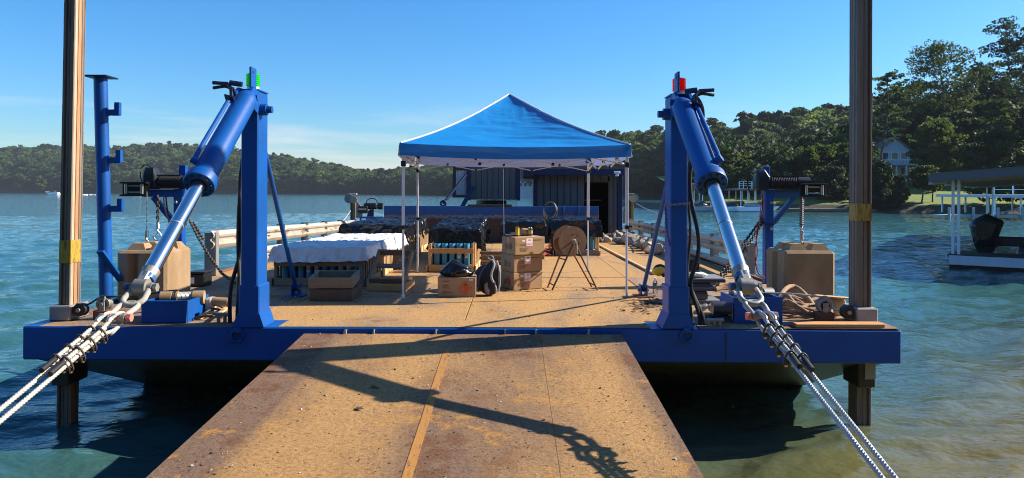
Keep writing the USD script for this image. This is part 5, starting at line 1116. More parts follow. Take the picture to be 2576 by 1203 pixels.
roofp = T.part('roof_cloth', outer, 'canopy', local=True, smooth=True)
for k in range(4):                                                     # valance panels
    s = np.linspace(-1, 1, 60); ms = []
    rows = np.linspace(0, 1, 5); S, Rr = np.meshgrid(s, rows, indexing='ij')
    ztop = np.interp(S, g, Z[:, 0]) - DK
    zz = ztop * (1 - Rr) + (ztop - .165) * Rr; off = hw + .012 + .02 * Rr + .018 * (meshkit.fbm(np.stack([S * 5 + 9 * k, Rr * 1.5, 0 * S], -1), 3, 6) - .5)
    m = grid_mesh(S * (hw + .012), -off, zz)
    if m.face_normals[:, 1].mean() > 0: m.invert()
    T.part('valance', rot(m, k * math.pi / 2, [0, 0, 1]), 'canopy', local=True, smooth=True)
for su, sv in ((-1, -1), (1, -1), (1, 1), (-1, 1)):                    # white ridge binding
    i = np.linspace(0, n // 2 - 1, 40).astype(int); k = np.arange(40)
    pts = [(su * abs(g[j]) * hw, sv * abs(g[j]) * hw, Z[j, j] - DK + .006) for j in i]
    T.part('ridge_binding', tube(pts, .013, 6), 'white_paint', local=True)
legz = ZV - DK - .02
for su, sv in ((-1, -1), (1, -1), (1, 1), (-1, 1)):
    x, y = su * (hw - .035), sv * (hw - .035)
    T.part('leg', box(x - .019, x + .019, y - .019, y + .019, .95, legz + .1, .003), 'white_metal', local=True)
    T.part('leg', box(x - .014, x + .014, y - .014, y + .014, .006, .95, .003), 'white_metal', local=True)
    T.part('foot_pad', box(x - .045, x + .045, y - .045, y + .045, .001, .007), 'steel_dull', local=True)
    T.part('slider', box(x - .032, x + .032, y - .032, y + .032, legz - .13, legz - .06, .006), 'black_plastic', local=True)
    T.part('corner_bracket', box(x - .034, x + .034, y - .034, y + .034, legz + .05, legz + .17, .006), 'black_plastic', local=True)
    T.part('leg_catch', cat(box(x - .026, x + .026, y - .026, y + .026, .925, .975, .004), box(x + .02, x + .075, y - .02, y + .01, .945, .975, .004)), 'black_plastic', local=True)
for k in range(4):                                                     # scissor trusses between legs
    e = hw - .06; xs_ = np.linspace(-e, e, 4); y = -(hw - .05); hi, lo = legz + .11, legz - .09
    R4 = lambda m: rot(m, k * math.pi / 2, [0, 0, 1])
    for j in range(3):
        for ph, (z0, z1) in enumerate(((hi, lo), (lo, hi))):
            T.part('truss_bar', R4(bar((xs_[j], y + .014 * ph, z0), (xs_[j + 1], y + .014 * ph, z1), .013, .026, (0, 1, 0))), 'white_metal', local=True)
        xm = (xs_[j] + xs_[j + 1]) / 2; T.part('joint', R4(box(xm - .02, xm + .02, y - .014, y + .03, legz - .01, legz + .03, .005)), 'black_plastic', local=True)
        if j:
            for z in (hi, lo): T.part('joint', R4(box(xs_[j] - .02, xs_[j] + .02, y - .014, y + .03, z - .02, z + .02, .005)), 'black_plastic', local=True)
    T.part('centre_bar', rot(bar((0, -e, legz + .09), (0, -.03, legz + .62), .011, .022, (1, 0, 0)), k * math.pi / 2, [0, 0, 1]), 'white_metal', local=True)
T.part('centre_hub', cyl((0, 0, legz + .55), (0, 0, ZP - DK - .02), .03, n=12), 'black_plastic', local=True)
T.part('hanging_cord', tube([P(1267, 425, 11.0), P(1267, 500, 10.95), P(1268, 590, 10.9)], .005, 5), 'white_paint')

# ================================================================== MORTAR RACKS
def tarp(name, label, x0, x1, y0, y1, zt, drop, mat, seed, amp=.03, flare=.05, n=64, rz=0.0, group=None, ragged=.35, scale=5.0):
    w, d = x1 - x0, y1 - y0; cx, cy = (x0 + x1) / 2, (y0 + y1) / 2
    s = np.linspace(-w / 2 - drop, w / 2 + drop, n); t = np.linspace(-d / 2 - drop, d / 2 + drop, n)
    S, Tt = np.meshgrid(s, t, indexing='ij')
    ox = np.maximum(np.abs(S) - w / 2, 0); oy = np.maximum(np.abs(Tt) - d / 2, 0); o = np.sqrt(ox ** 2 + oy ** 2)
    o = np.minimum(o, drop * 1.12)
    nz = lambda f, k: meshkit.fbm(np.stack([S * f, Tt * f, 0 * S + k], -1), 4, seed + k) - .5
    nzx = lambda f, k: meshkit.fbm(np.stack([S * f * .55, Tt * f * 1.5, 0 * S + k], -1), 4, seed + k) - .5
    rag = 1 + ragged * 2 * nz(2.2, 1) * (o > .02)
    drp = o * rag
    fl = flare * (drp / drop) ** 1.4 + np.where(o > 0, amp * 1.6 * nz(scale * 1.3, 2), 0) * np.clip(o / .06, 0, 1)
    X = np.clip(S, -w / 2, w / 2) + np.sign(S) * np.where(ox > 0, fl + .006, 0); Y = np.clip(Tt, -d / 2, d / 2) + np.sign(Tt) * np.where(oy > 0, fl + .006, 0)
    fold = 1 - np.abs(2 * (nzx(scale, 3) + .5) - 1)
    Zz = zt - drp + amp * 2.4 * (fold - .55) * np.clip(1 - drp / (drop * .7), .15, 1) + amp * 1.2 * nz(scale * 2.6, 4)
    X = X + amp * .9 * nz(scale * 1.5, 5); Y = Y + amp * .9 * nz(scale * 1.5, 6)
    c, q = math.cos(rz), math.sin(rz)
    m = grid_mesh(cx + c * X - q * Y, cy + q * X + c * Y, Zz)
    if m.face_normals[:, 2].mean() < 0: m.invert()
    return single(name, m, mat, label, 'tarp', group=group, smooth=55)
def rack(x, y, w, d, h, label, group=None, cols=5, rows=2, mat='wood_new', tube_top=None, rails=(.0, .30), slat_n=5, face=None, rz=0.0, boards=True, marks=()):
    """wooden frame full of blue mortar tubes: x, y is the middle of the front edge"""
    T = Thing('mortar_rack', label, 'tube rack', (x, y, DK), rz=rz, group=group); face = face or mat
    for sx in (-1, 1):
        for yy in (0.0, d - .04):
            xx = sx * (w / 2 - .022); T.part('post', box(xx - .02, xx + .02, yy, yy + .038, .05, h, .003), mat, local=True)
        for k in range(slat_n): yy = .06 + (d - .16) * k / max(1, slat_n - 1); T.part('slat', box(sx * (w / 2 + .011) - .009, sx * (w / 2 + .011) + .009, yy, yy + .045, .10, h - .02, .002), mat, local=True)
        T.part('runner', box(sx * (w / 2 + .035) - .012, sx * (w / 2 + .035) + .012, -.03, d + .02, .003, .11, .003), mat, local=True)
    T.part('rail', box(-w / 2, w / 2, -.022, -.002, .005, .125, .003), face, local=True)
    for z in rails[1:]: T.part('rail', box(-w / 2, w / 2, -.022, -.002, z, z + .085, .003), face, local=True)
    T.part('rail', box(-w / 2, w / 2, d + .002, d + .02, .30, .39, .003), mat, local=True)
    T.part('floor_board', box(-w / 2 + .03, w / 2 - .03, .04, d - .04, .08, .10), mat, local=True)
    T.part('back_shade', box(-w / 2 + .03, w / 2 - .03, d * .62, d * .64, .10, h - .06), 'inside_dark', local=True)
    r = min((w - .1) / cols * .36, .05); tt = tube_top or h - .03
    for j in range(rows):
        for i in range(cols):
            xx = -w / 2 + .07 + (w - .14) * (i + .5) / cols; yy = .06 + r + j * (2 * r + .03)
            t_ = T.part('tube', lathe([(r * .86, tt - .12), (r * .86, tt), (r, tt), (r, .102)], 16, trimesh.transformations.translation_matrix((xx, yy, 0))), 'tube_blue', local=True)
            if j == 0 and i in marks:
                a = np.linspace(-2.1, -1.0, 6); z0 = .24 if h > .45 else .2
                v = np.array([[xx + (r + .002) * math.cos(q), yy + (r + .002) * math.sin(q), z] for q in a for z in (z0, z0 + .13)])
                f = [[2 * k, 2 * k + 2, 2 * k + 3] for k in range(5)] + [[2 * k, 2 * k + 3, 2 * k + 1] for k in range(5)]
                T.part('paper_label', trimesh.Trimesh(v, f, process=False), 'tube_label', local=True, under=t_)
                bars = []
                for zz, hh in ((.095, .018), (.06, .010), (.035, .010)):
                    a2 = np.linspace(-1.95, -1.2, 5); v = np.array([[xx + (r + .004) * math.cos(q), yy + (r + .004) * math.sin(q), z] for q in a2 for z in (z0 + zz, z0 + zz + hh)])
                    bars.append(trimesh.Trimesh(v, [[2 * k, 2 * k + 2, 2 * k + 3] for k in range(4)] + [[2 * k, 2 * k + 3, 2 * k + 1] for k in range(4)], process=False))
                [T.part('print', q_, 'print_black', local=True, under=t_) for q_ in bars]
    return T
# left row under white sheets
for k, (yy, lb) in enumerate(((10.72, 'front rack of blue tubes under the nearest white sheet'), (11.98, 'second rack of tubes under white sheets in the left row'), (13.22, 'third rack of tubes at the back of the white-sheeted row'))):
    rack(-2.90 + .02 * k, yy, 1.36, 1.08, .42, lb, 'mortar racks', cols=10, rows=2 if k == 0 else 1, mat='wood_old' if k == 0 else 'wood_new', slat_n=8, marks=(3, 4, 7, 8) if k == 0 else ())
tarp('white_sheet', 'white sheet draped over the front rack, blue-tinged in the tent shade', -3.60, -2.20, 10.70, 11.86, DK + .57, .19, 'tarp_white', 3, amp=.026, flare=.05, n=90)
tarp('white_sheet', 'crumpled sunlit white sheet over the second rack', -3.57, -2.18, 11.98, 13.12, DK + .55, .20, 'tarp_white', 14, amp=.038, flare=.06, n=90)
tarp('white_sheet', 'sunlit white sheet at the far end of the white row', -3.55, -2.17, 13.22, 14.36, DK + .55, .20, 'tarp_white', 25, amp=.032, flare=.06, n=90)
# left back row under black film
for k in range(3):
    yy = 14.75 + 1.28 * k
    rack(-2.86, yy, 1.36, 1.10, .48, ('first rack of the left black-covered row', 'second rack of the left black-covered row', 'last rack of the left black-covered row by the bulkhead')[k], 'mortar racks', cols=8, rows=1, slat_n=6, rails=(0, .27))
    tarp('black_sheet', ('black plastic film over the first rack behind the white sheets', 'black plastic film over the second rack behind the white sheets', 'black plastic film nearest the bulkhead in the left row')[k], -3.55, -2.20, yy, yy + 1.15, DK + .70, .34, 'tarp_black', 40 + k, amp=.05, flare=.05, n=70)
# centre row: open front rack, black film behind
rack(-1.075, 12.66, .80, .50, .50, 'pale wooden rack with five open blue tubes in the middle of the deck', 'mortar racks', cols=5, rows=2, slat_n=3, rails=(.12, .33), tube_top=.49, face='wood_orange', marks=(3, 4))
for k in range(4):
    yy = 13.22 + .95 * k
    rack(-1.06, yy, .80, .85, .48, ('centre rack right behind the open blue tubes, under black film', 'third rack of the centre row under black film', 'fourth rack of the centre row under black film', 'last rack of the centre row before the bulkhead')[k], 'mortar racks', cols=5, rows=1, slat_n=4, rails=(0, .27))
    tarp('black_sheet', ('crinkled black film on the centre rack right behind the open tubes', 'black film on the third centre rack', 'black film on the fourth centre rack', 'black film on the last centre rack before the bulkhead')[k], -1.50, -.60, yy - .03, yy + .80, DK + .72 + .02 * k, .33, 'tarp_black', 60 + k, amp=.055, flare=.05, n=64)
# right rows
for k in range(2):
    yy = 15.1 + 1.1 * k
    rack(.24, yy, .82, .9, .48, ('rack under black film directly behind the box stack', 'rack under black film beyond the one behind the box stack')[k], 'mortar racks', cols=5, rows=1, slat_n=4, rails=(0, .27))
    tarp('black_sheet', ('black film on the rack directly behind the box stack', 'black film on the farther rack behind the box stack')[k], -.20, .70, yy - .03, yy + .92, DK + .76, .36, 'tarp_black', 80 + k, amp=.055, n=64)
for k in range(2):
    yy = 16.0 + 1.1 * k
    rack(1.46, yy, .98, .9, .48, ('rack under black film behind the cable reel', 'farther rack under black film behind the cable reel')[k], 'mortar racks', cols=5, rows=1, slat_n=4, rails=(0,), face='wood_old')
    tarp('black_sheet', ('black film on the rack behind the cable reel', 'black film on the farther rack behind the cable reel')[k], .92, 1.98, yy - .03, yy + .92, DK + .74, .34, 'tarp_black', 90 + k, amp=.055, n=64)
# low plank stack between centre rack and boxes
T = Thing('plank_stack', 'low stack of old planks between the centre racks and the box stack', 'plank stack', (-.45, 13.9, DK))
for k in range(5): T.part('plank', box(-.62 + .02 * (k % 2), .32 - .03 * k, 13.85 + .012 * k, 14.0, DK + .003 + k * .052, DK + .050 + k * .052, .004), 'wood_old' if k % 2 else 'wood_dark')
# igniter wires
def tangle(name, label, c, r, n, mat, seed, rad=.006):
    rg = np.random.default_rng(seed); T = Thing(name, label, 'wire', tuple(c))
    for k in range(n):
        p = np.cumsum(rg.normal(0, r * .45, (9, 3)) * (1, .8, .6), 0) + c; p[:, 2] = np.clip(p[:, 2], DK + .01, DK + r * 1.4)
        T.part('wire', tube(p, rad, 5, sub=40), mat)
tangle('firing_wire', 'tangle of orange wires on deck right of the box stack', D(1377, 648) + [0, 0, .1], .22, 4, 'red_plastic', 5)
tangle('firing_wire', 'tangle of pale wires beside the centre racks', D(1206, 638) + [0, 0, .1], .2, 5, 'cloth_white', 6, .005)
tangle('firing_wire', 'tangle of pale wires hanging at the end of the white row', np.array([-2.08, 13.4, DK + .15]), .16, 4, 'cloth_white', 7, .005)
tangle('firing_wire', 'tangle of pinkish wires in front of the bulkhead', np.array([-1.9, 17.6, DK + .1]), .22, 4, 'label_pink', 8, .006)

# empty wooden frames
def crate_frame(c, w, d, h, label, mat, rz=0.0, tilt=0.0, dz=0.0):
    T = Thing('open_crate', label, 'crate', (c[0], c[1], DK + dz), rz=rz)
    R = lambda m: rot(m, tilt, [1, 0, 0])
    for s in (-1, 1): T.part('board', R(box(s * (w / 2 - .02) - .02, s * (w / 2 - .02) + .02, .003, d, .004, h, .004)), mat, local=True)
    T.part('board', R(box(-w / 2, w / 2, -.038, 0, .004, h, .004)), mat, local=True); T.part('board', R(box(-w / 2 + .043, w / 2 - .043, d - .04, d - .003, .004, h, .004)), mat, local=True)
    T.part('board', R(box(-w / 2 + .043, w / 2 - .043, d * .45, d * .45 + .09, .01, .03, .003)), mat, local=True)
    return T
c = D(973, 732); crate_frame(c, .56, .55, .10, 'lower reddish open wooden crate left of the front tent leg', 'wood_orange', rz=-.10)
crate_frame(c + [.0, .10, 0], .54, .62, .10, 'old open wooden crate tipped up on the one by the front tent leg', 'wood_old', rz=-.08, tilt=.62, dz=.115)
c = D(834, 757); crate_frame(c, .56, .50, .15, 'dark lower wooden crate in front of the white-sheeted rack', 'wood_dark', rz=-.03)
crate_frame(c + [-.01, .02, 0], .575, .46, .14, 'dark upper wooden crate stacked in front of the white-sheeted rack', 'wood_old', rz=.03, tilt=.10, dz=.165)

# ================================================================== CARDBOARD BOXES AND SMALL THINGS
def carton(c, w, d, h, rz, z0, label, right_tags=True, diamond=False, left_diamond=False, lines=(0.0,)):
    """c is the near bottom corner; the broad face runs to the right at angle rz"""
    T = Thing('cardboard_box', label, 'box', (c[0], c[1], DK + z0), rz=rz)
    rg = np.random.default_rng(int(z0 * 1000) + int(w * 77))
    m = box(0, w, 0, d, .002, h, .006); T.part('carton', m, 'cardboard', local=True)
    T.part('flap', box(.004, w - .004, .004, d / 2 - .0015, h + .0005, h + .004), 'cardboard', local=True); T.part('flap', box(.004, w - .004, d / 2 + .0015, d - .004, h + .0005, h + .004), 'cardboard', local=True)
    T.part('tape', cat(box(-.0015, .0, d / 2 - .025, d / 2 + .025, .005, h - .003)), 'tape', local=True)
    pr = lambda a, b, z, t: box(a, b, -.0015, -.0003, z, z + t)
    T.part('tape', box(.02 if not diamond else w * .46, .11 if not diamond else w * .56, -.0012, -.0002, h * .55 if not diamond else .004, h * .78 if not diamond else h * .25), 'tape', local=True)
    if diamond: T.part('tape', box(w * .46, w * .56, -.0012, -.0002, h * .72, h - .003), 'tape', local=True)
    ms = []
    def textline(a, b, z, t):
        x = a
        while x < b - .006:
            q = rg.uniform(.008, .028); ms.append(pr(x, min(b, x + q), z, t)); x += q + rg.uniform(.003, .007)
    if not diamond:
        textline(w * .16, w * .38, h * .60, .010); textline(w * .16, w * .36, h * .52, .009)
        for k in range(4): textline(w * .16, w * (.46 - .03 * k), h * .38 - k * h * .065, .007)
        textline(w * .60, w * .90, h * .80, .014)
        T.part('paper_label', pr(w * .37, w * .585, h * .48, h * .46), 'label_white', local=True, label='shipping label with pink lower half'); T.part('pink_field', box(w * .372, w * .583, -.0027, -.0017, h * .485, h * .70), 'label_pink', local=True)
        T.part('paper_label', pr(w * .23, w * .33, h * .76, h * .085), 'label_white', local=True)
        T.part('label_print', cat(box(w * .44, w * .53, -.0027, -.0017, h * .82, h * .86), box(w * .41, w * .50, -.0037, -.0029, h * .60, h * .62)), 'print_black', local=True)
        ls = []
        for k in range(6): y = d * (.25 + .08 * k); ls.append(box(-.0017, -.0004, y, y + d * rg.uniform(.03, .06), h * .3, h * rg.uniform(.55, .75)))
        T.part('side_print', cat(ls), 'print_brown', local=True)
    else:
        textline(w * .12, w * .31, h * .80, .014); ms2 = []
        for k in range(4): textline(w * .13, w * .31, h * .62 - k * h * .055, .007)
        textline(w * .20, w * .41, h * .22, .010); textline(w * .20, w * .33, h * .29, .009)
        ex, ez = np.array([1.0, 0, 0]), np.array([0, 0, 1.0])
        T.part('un_mark', decal(ring((0, 0, 0), (0, 0, 1), .021, .0022, 18, 5), np.array([w * .155, -.001, h * .25]), ex, ez), 'print_black', local=True)
        T.part('un_letter', decal(mv(meshkit.text_mesh('U', .020, .001), (-.008, -.010, 0)), np.array([w * .155, -.0008, h * .25]), ex, ez), 'print_black', local=True)
        T.part('paper_label', pr(w * .83, w * .94, h * .86, h * .075), 'label_white', local=True)
        q = .098; cx, cz = w * .735, h * .47
        T.part('hazard_placard', mv(rot(box(-.066, .066, -.0015, -.0004, -.066, .066), math.pi / 4, [0, 1, 0]), (cx, 0, cz)), 'placard_orange', local=True, label='orange diamond hazard placard')
        fr = [bar((cx + a * .093, -.0022, cz + b * .093), (cx + b * .093 * (1 if a == 0 else 1), -.0022, cz + (-a) * .093), .0012, .003, (0, 1, 0)) for a, b in ((1, 0), (0, -1), (-1, 0), (0, 1))]
        T.part('placard_border', cat(fr), 'print_black', local=True)
        T.part('placard_number', decal(mv(meshkit.text_mesh('1.3', .026, .001, True), (-.020, 0, 0)), np.array([cx, -.0016, cz - .018]), ex, ez), 'print_black', local=True)
        T.part('placard_letter', decal(mv(meshkit.text_mesh('G', .019, .001, True), (-.008, 0, 0)), np.array([cx, -.0016, cz - .060]), ex, ez), 'print_black', local=True)
        star = [cyl((cx, -.0022, cz + .045), (cx + .03 * math.cos(a) * s, -.0022, cz + .045 + .03 * math.sin(a) * s), .003, .0008, 5) for a, s in zip(np.arange(9) * .698, (1, .6, 1, .7, 1, .6, .9, .7, 1))]
        T.part('placard_symbol', cat(star), 'print_black', local=True)
    if ms: T.part('print', cat(ms), 'print_brown', local=True)
    if left_diamond: T.part('hazard_placard', mv(rot(box(-.0016, -.0004, -.055, .055, -.055, .055), math.pi / 4, [1, 0, 0]), (0, d * .45, h * .5)), 'placard_orange', local=True)
    return T
R0 = math.radians(29)
c0 = D(1292, 731)
carton(c0, .49, .40, .250, R0, 0, 'bottom cardboard box of the stack of three', left_diamond=True)
carton(c0 + [.005, .01, 0], .485, .40, .250, R0 + .015, .255, 'middle cardboard box of the stack of three')
carton(c0 + [.02, -.015, 0], .50, .41, .255, R0 - .01, .510, 'top cardboard box of the stack with a bottle and can on it')
ZT = DK + .772
cb = D(1101, 748); carton(cb, .51, .36, .262, math.radians(1), 0, 'cardboard box with an orange diamond sign and a black bag on top', diamond=True)
# on the top box
p = P(1301.5, 595, 10.5); p[2] = ZT; Mb = trimesh.transformations.translation_matrix(p)
T = Thing('sunscreen_bottle', 'yellow spray bottle with a dark blue cap on the top box', 'bottle', tuple(p))
T.part('bottle', lathe([(0, .018), (.026, .018), (.028, .03), (.028, .12), (.022, .145), (0, .146)], 20, Mb), 'yellow_plastic'); T.part('cap', lathe([(.018, .146), (.018, .158), (.015, .172), (0, .174)], 18, Mb), 'navy_cloth'); T.part('base', lathe([(0, .001), (.0275, .001), (.0275, .017)], 18, Mb), 'navy_cloth')
T.part('label_patch', lathe([(.0284, .06), (.0286, .061), (.0286, .085), (.0284, .086)], 20, Mb), 'yellow_plastic')
p = P(1334, 596, 10.62); p[2] = ZT; Mb = trimesh.transformations.translation_matrix(p)
T = Thing('drink_can', 'green drink can at the right end of the top box', 'can', tuple(p))
T.part('body', lathe([(0, .001), (.024, .001), (.033, .012), (.033, .105), (.028, .118)], 22, Mb), 'can_green'); T.part('lid', lathe([(.028, .118), (.026, .121), (.024, .117), (0, .117)], 20, Mb), 'steel'); T.part('label_patch', lathe([(.0332, .035), (.0335, .036), (.0335, .08), (.0332, .081)], 22, Mb), 'sack_tan')
p = P(1316, 592, 10.68); p[2] = ZT
T = Thing('cap', 'camouflage cap lying on the top box behind the bottle', 'cap', tuple(p))
T.part('crown', blob(p + [.02, 0, .045], (.085, .08, .07), 3, .08, sub=3), 'camo'); T.part('brim', trimesh.convex.convex_hull(blob(p + [-.06, -.02, .015], (.075, .07, .012), 5, .05, sub=2).vertices), 'camo')
p = P(1287, 595, 10.58); p[2] = ZT; T = Thing('folded_cloth', 'dark folded cloth with a white edge on the top box', 'cloth', tuple(p))
T.part('cloth', blob(p + [.01, 0, .015], (.13, .08, .035), 9, .2, sub=3), 'navy_cloth'); T.part('edging', tube([p + [-.09, -.07, .03], p + [-.02, -.085, .02], p + [.05, -.08, .028], p + [.10, -.06, .015]], .007, 6, sub=16), 'cloth_white')
# bags
m = blob((0, 0, 0), (.215, .15, .105), 11, .20, 2.0, sub=4); v = m.vertices
fold = 1 - np.abs(2 * meshkit.fbm(v * 10 + 3, 4, 5) - 1); v = v * (1 + .14 * (fold - .6))[:, None]; v[:, 2] += .07 * np.exp(-((v[:, 0] + .05) ** 2 + v[:, 1] ** 2) / .008) ; v[:, 2] = np.maximum(v[:, 2], -.055); m.vertices = v
m.apply_translation(cb + [.245, .17, .262 + .062]); single('rubbish_bag', m, 'tarp_black', 'shiny black plastic bag slumped on the box with the diamond sign', 'bag', smooth=50)
p = D(1222, 735); m = blob((0, 0, 0), (.19, .17, .20), 15, .16, 1.6, sub=3); m.vertices[:, 2] = np.maximum(m.vertices[:, 2], -.16); m.apply_translation(p + [.0, .25, .163]); single('duffel_bag', m, 'navy_cloth', 'dark navy bag on deck between the diamond-sign box and the backpack', 'bag', smooth=True)
p = D(1232, 742)
T = Thing('backpack', 'black and grey backpack standing in front of the box stack', 'backpack', tuple(p), rz=-.5)
m = trimesh.creation.icosphere(4, 1.0); v = m.vertices; v = np.sign(v) * np.abs(v) ** .75; v *= (.145, .10, .245); tpz = np.clip((v[:, 2] + .245) / .49, 0, 1); v[:, :2] *= (1.08 - .55 * tpz ** 2.2)[:, None]; v[:, 0] += .07 * tpz ** 2; v *= (1 + .10 * (meshkit.fbm(v * 9, 3, 3) - .5))[:, None]; v[:, 2] += .246
m.vertices = v; T.part('body', m, 'black_cloth', local=True, smooth=True)
T.part('piping', tube([(-.15, -.05, .03), (-.16, -.05, .14), (-.125, -.05, .28), (-.04, -.04, .41), (.05, -.02, .485), (.11, .0, .43)], .006, 7, sub=40), 'grey_cloth', local=True)
m = blob((.075, -.085, .13), (.075, .045, .12), 4, .15, sub=3); T.part('pocket', m, 'black_cloth', local=True)
T.part('side_panel', blob((.03, -.11, .10), (.055, .020, .085), 6, .2, sub=3), 'grey_cloth', local=True)
T.part('strap', tube([(.05, -.03, .49), (.10, -.08, .38), (.085, -.11, .29), (.12, -.10, .18), (.135, -.07, .05)], np.r_[np.full(40, .017)], 8, sub=40), 'grey_cloth', local=True)
T.part('strap', tube([(.10, .02, .47), (.16, -.02, .36), (.175, -.03, .22), (.15, -.02, .06)], .014, 8, sub=40), 'grey_cloth', local=True)
T.part('handle', tube([(.02, -.0, .485), (-.02, -.02, .53), (.03, -.03, .545), (.06, .0, .49)], .010, 7, sub=20), 'grey_cloth', local=True)

# ================================================================== CABLE REEL ON ITS STAND
fa, fb, fc, fd = D(1389, 731), D(1378, 724), D(1503, 731), D(1489, 723)
ap = P(1447, 600, 10.42); ax = np.array([.30, -.95, 0]); ax /= np.linalg.norm(ax)
T = Thing('cable_reel', 'round wooden cable reel on a rusty A-frame stand with a crank', 'cable reel', (ap[0], ap[1], DK))
dc = P(1441, 607, 10.55)
for k, (o, nm) in enumerate(((0.0, 'flange'), (.22, 'flange'))):
    T.part(nm, cyl(dc - ax * o, dc - ax * (o + .022), .222, n=44), 'drum_face')
T.part('barrel', cyl(dc - ax * .024, dc - ax * .218, .12, n=28), 'drum_wood')
T.part('hole', cat(cyl(dc + [.075, 0, -.03] + ax * .001, dc + [.075, 0, -.03] + ax * .002, .022, n=14), cyl(dc + [.0, 0, .10] + ax * .001, dc + [.0, 0, .10] + ax * .002, .012, n=12), cyl(dc + [.06, 0, .08] + ax * .001, dc + [.06, 0, .08] + ax * .002, .010, n=12)), 'inside_dark')
T.part('hub_plate', bar(dc + [-.05, 0, -.07] + ax * .004, dc + [-.05, 0, .06] + ax * .004, .06, .006, ax), 'galvanised')
fr, bk = dc + ax * .05 + [.0, 0, .0], dc - ax * .28
for f, tp in ((fa, fr), (fc, fr), (fb, bk), (fd, bk)):
    T.part('leg', cyl(f + [0, 0, .005], tp, .013, n=12), 'wood_dark' if tp is fr else 'rust')
for a_, b_, u in ((fa, fb, .1), (fc, fd, .1), (fa, fb, .62)):
    T.part('cross_bar', cyl(a_ * (1 - u) + fr * u, b_ * (1 - u) + bk * u, .010, n=10), 'rust')
T.part('axle', cyl(bk - ax * .02, fr + ax * .04, .012, n=12), 'galvanised')
T.part('crank', tube([fr + ax * .035, fr + ax * .06 + [.01, 0, .0], fr + ax * .06 + [.02, 0, -.19]], .011, 8), 'galvanised'); T.part('crank_grip', cyl(fr + ax * .06 + [.02, 0, -.19], fr + ax * .15 + [.055, 0, -.20], .016, n=12), 'black_rubber')
T.part('bearing', box(fr[0] - .028, fr[0] + .028, fr[1] - .02, fr[1] + .02, fr[2] - .04, fr[2] + .03, .008), 'galvanised')

# ================================================================== ROCK PILE, RIGHT SIDE CLUTTER
rg = np.random.default_rng(77)
spots = [(1518, 604), (1532, 600), (1547, 602), (1560, 605), (1574, 606), (1588, 611), (1600, 615), (1613, 619), (1626, 622), (1540, 593), (1556, 590), (1570, 594), (1584, 598), (1598, 603), (1551, 598), (1566, 599), (1580, 603), (1594, 609), (1607, 611), (1621, 616), (1634, 628), (1646, 634), (1657, 637), (1640, 625), (1525, 606), (1510, 606), (1652, 628), (1616, 626), (1602, 621), (1576, 611), (1560, 609), (1632, 634)]
wh = ['pale grey', 'tan', 'dark-sided', 'flat-topped', 'pointed', 'squat']
for k, (px, py) in enumerate(spots):
    c = D(px, py + 4); s = (.26 if 1545 < px < 1575 and py < 600 else .19) * rg.uniform(.7, 1.2)
    single('stone', rock(c, s, 300 + k, rg.uniform(.65, 1.0)), 'rock' if rg.uniform() < .75 else 'rock_tan', 'broken grey stone in the rock pile along the right guardrail', 'stone', group='stones along the right guardrail', smooth=False)
T = Thing('batten', 'long pale batten lying along the deck beside the right rock pile', 'batten', tuple(D(1510, 617)))
T.part('board', bar(D(1500, 615) + [0, 0, .02], D(1648, 692) + [0, 0, .02], .07, .035, (0, 0, 1), .004), 'wood_new')
# planks with yellow tool
for k, (a, b, lb) in enumerate((((1625, 689), (1672, 700), 'lowest plank of the small stack left of the right mast'), ((1630, 683), (1674, 692), 'middle plank of the small stack left of the right mast'), ((1636, 676), (1676, 684), 'top plank of the stack under the yellow tool'))):
    p0, p1 = D(*a), D(*b); z = .02 + .05 * k
    single('plank', bar(np.array([p0[0], 11.0, DK + z]), np.array([p0[0] + .62, 10.6, DK + z]), .16, .04, (0, 0, 1), .004), 'wood_old' if k else 'wood_new', lb, 'plank')
p = P(1658, 655, 10.8); p[2] = DK + .15
T = Thing('power_tool', 'yellow power tool on planks at the left edge of the right mast', 'power tool', tuple(p))
T.part('body', blob(p + [0, 0, .08], (.10, .09, .075), 4, .15, sub=3), 'yellow_plastic'); T.part('grip', tube([p + [-.07, 0, .11], p + [-.03, 0, .16], p + [.06, 0, .16], p + [.09, 0, .10]], .018, 8, sub=20), 'black_plastic'); T.part('guard', cyl(p + [.05, -.09, .03], p + [.05, -.07, .03], .03, n=20), 'black_plastic')
p = D(1648, 738); T = Thing('water_bottle', 'clear water bottle standing on deck left of the right mast', 'bottle', tuple(p)); Mb = trimesh.transformations.translation_matrix(p)
T.part('bottle', lathe([(0, .001), (.033, .003), (.035, .02), (.033, .05), (.036, .08), (.033, .11), (.035, .145), (.015, .19), (.014, .20)], 22, Mb), 'clear_plastic'); T.part('cap', lathe([(.016, .2), (.016, .218), (0, .219)], 16, Mb), 'white_paint'); T.part('label_band', lathe([(.0366, .105), (.0368, .106), (.0368, .14), (.0366, .141)], 22, Mb), 'blue_sheet')
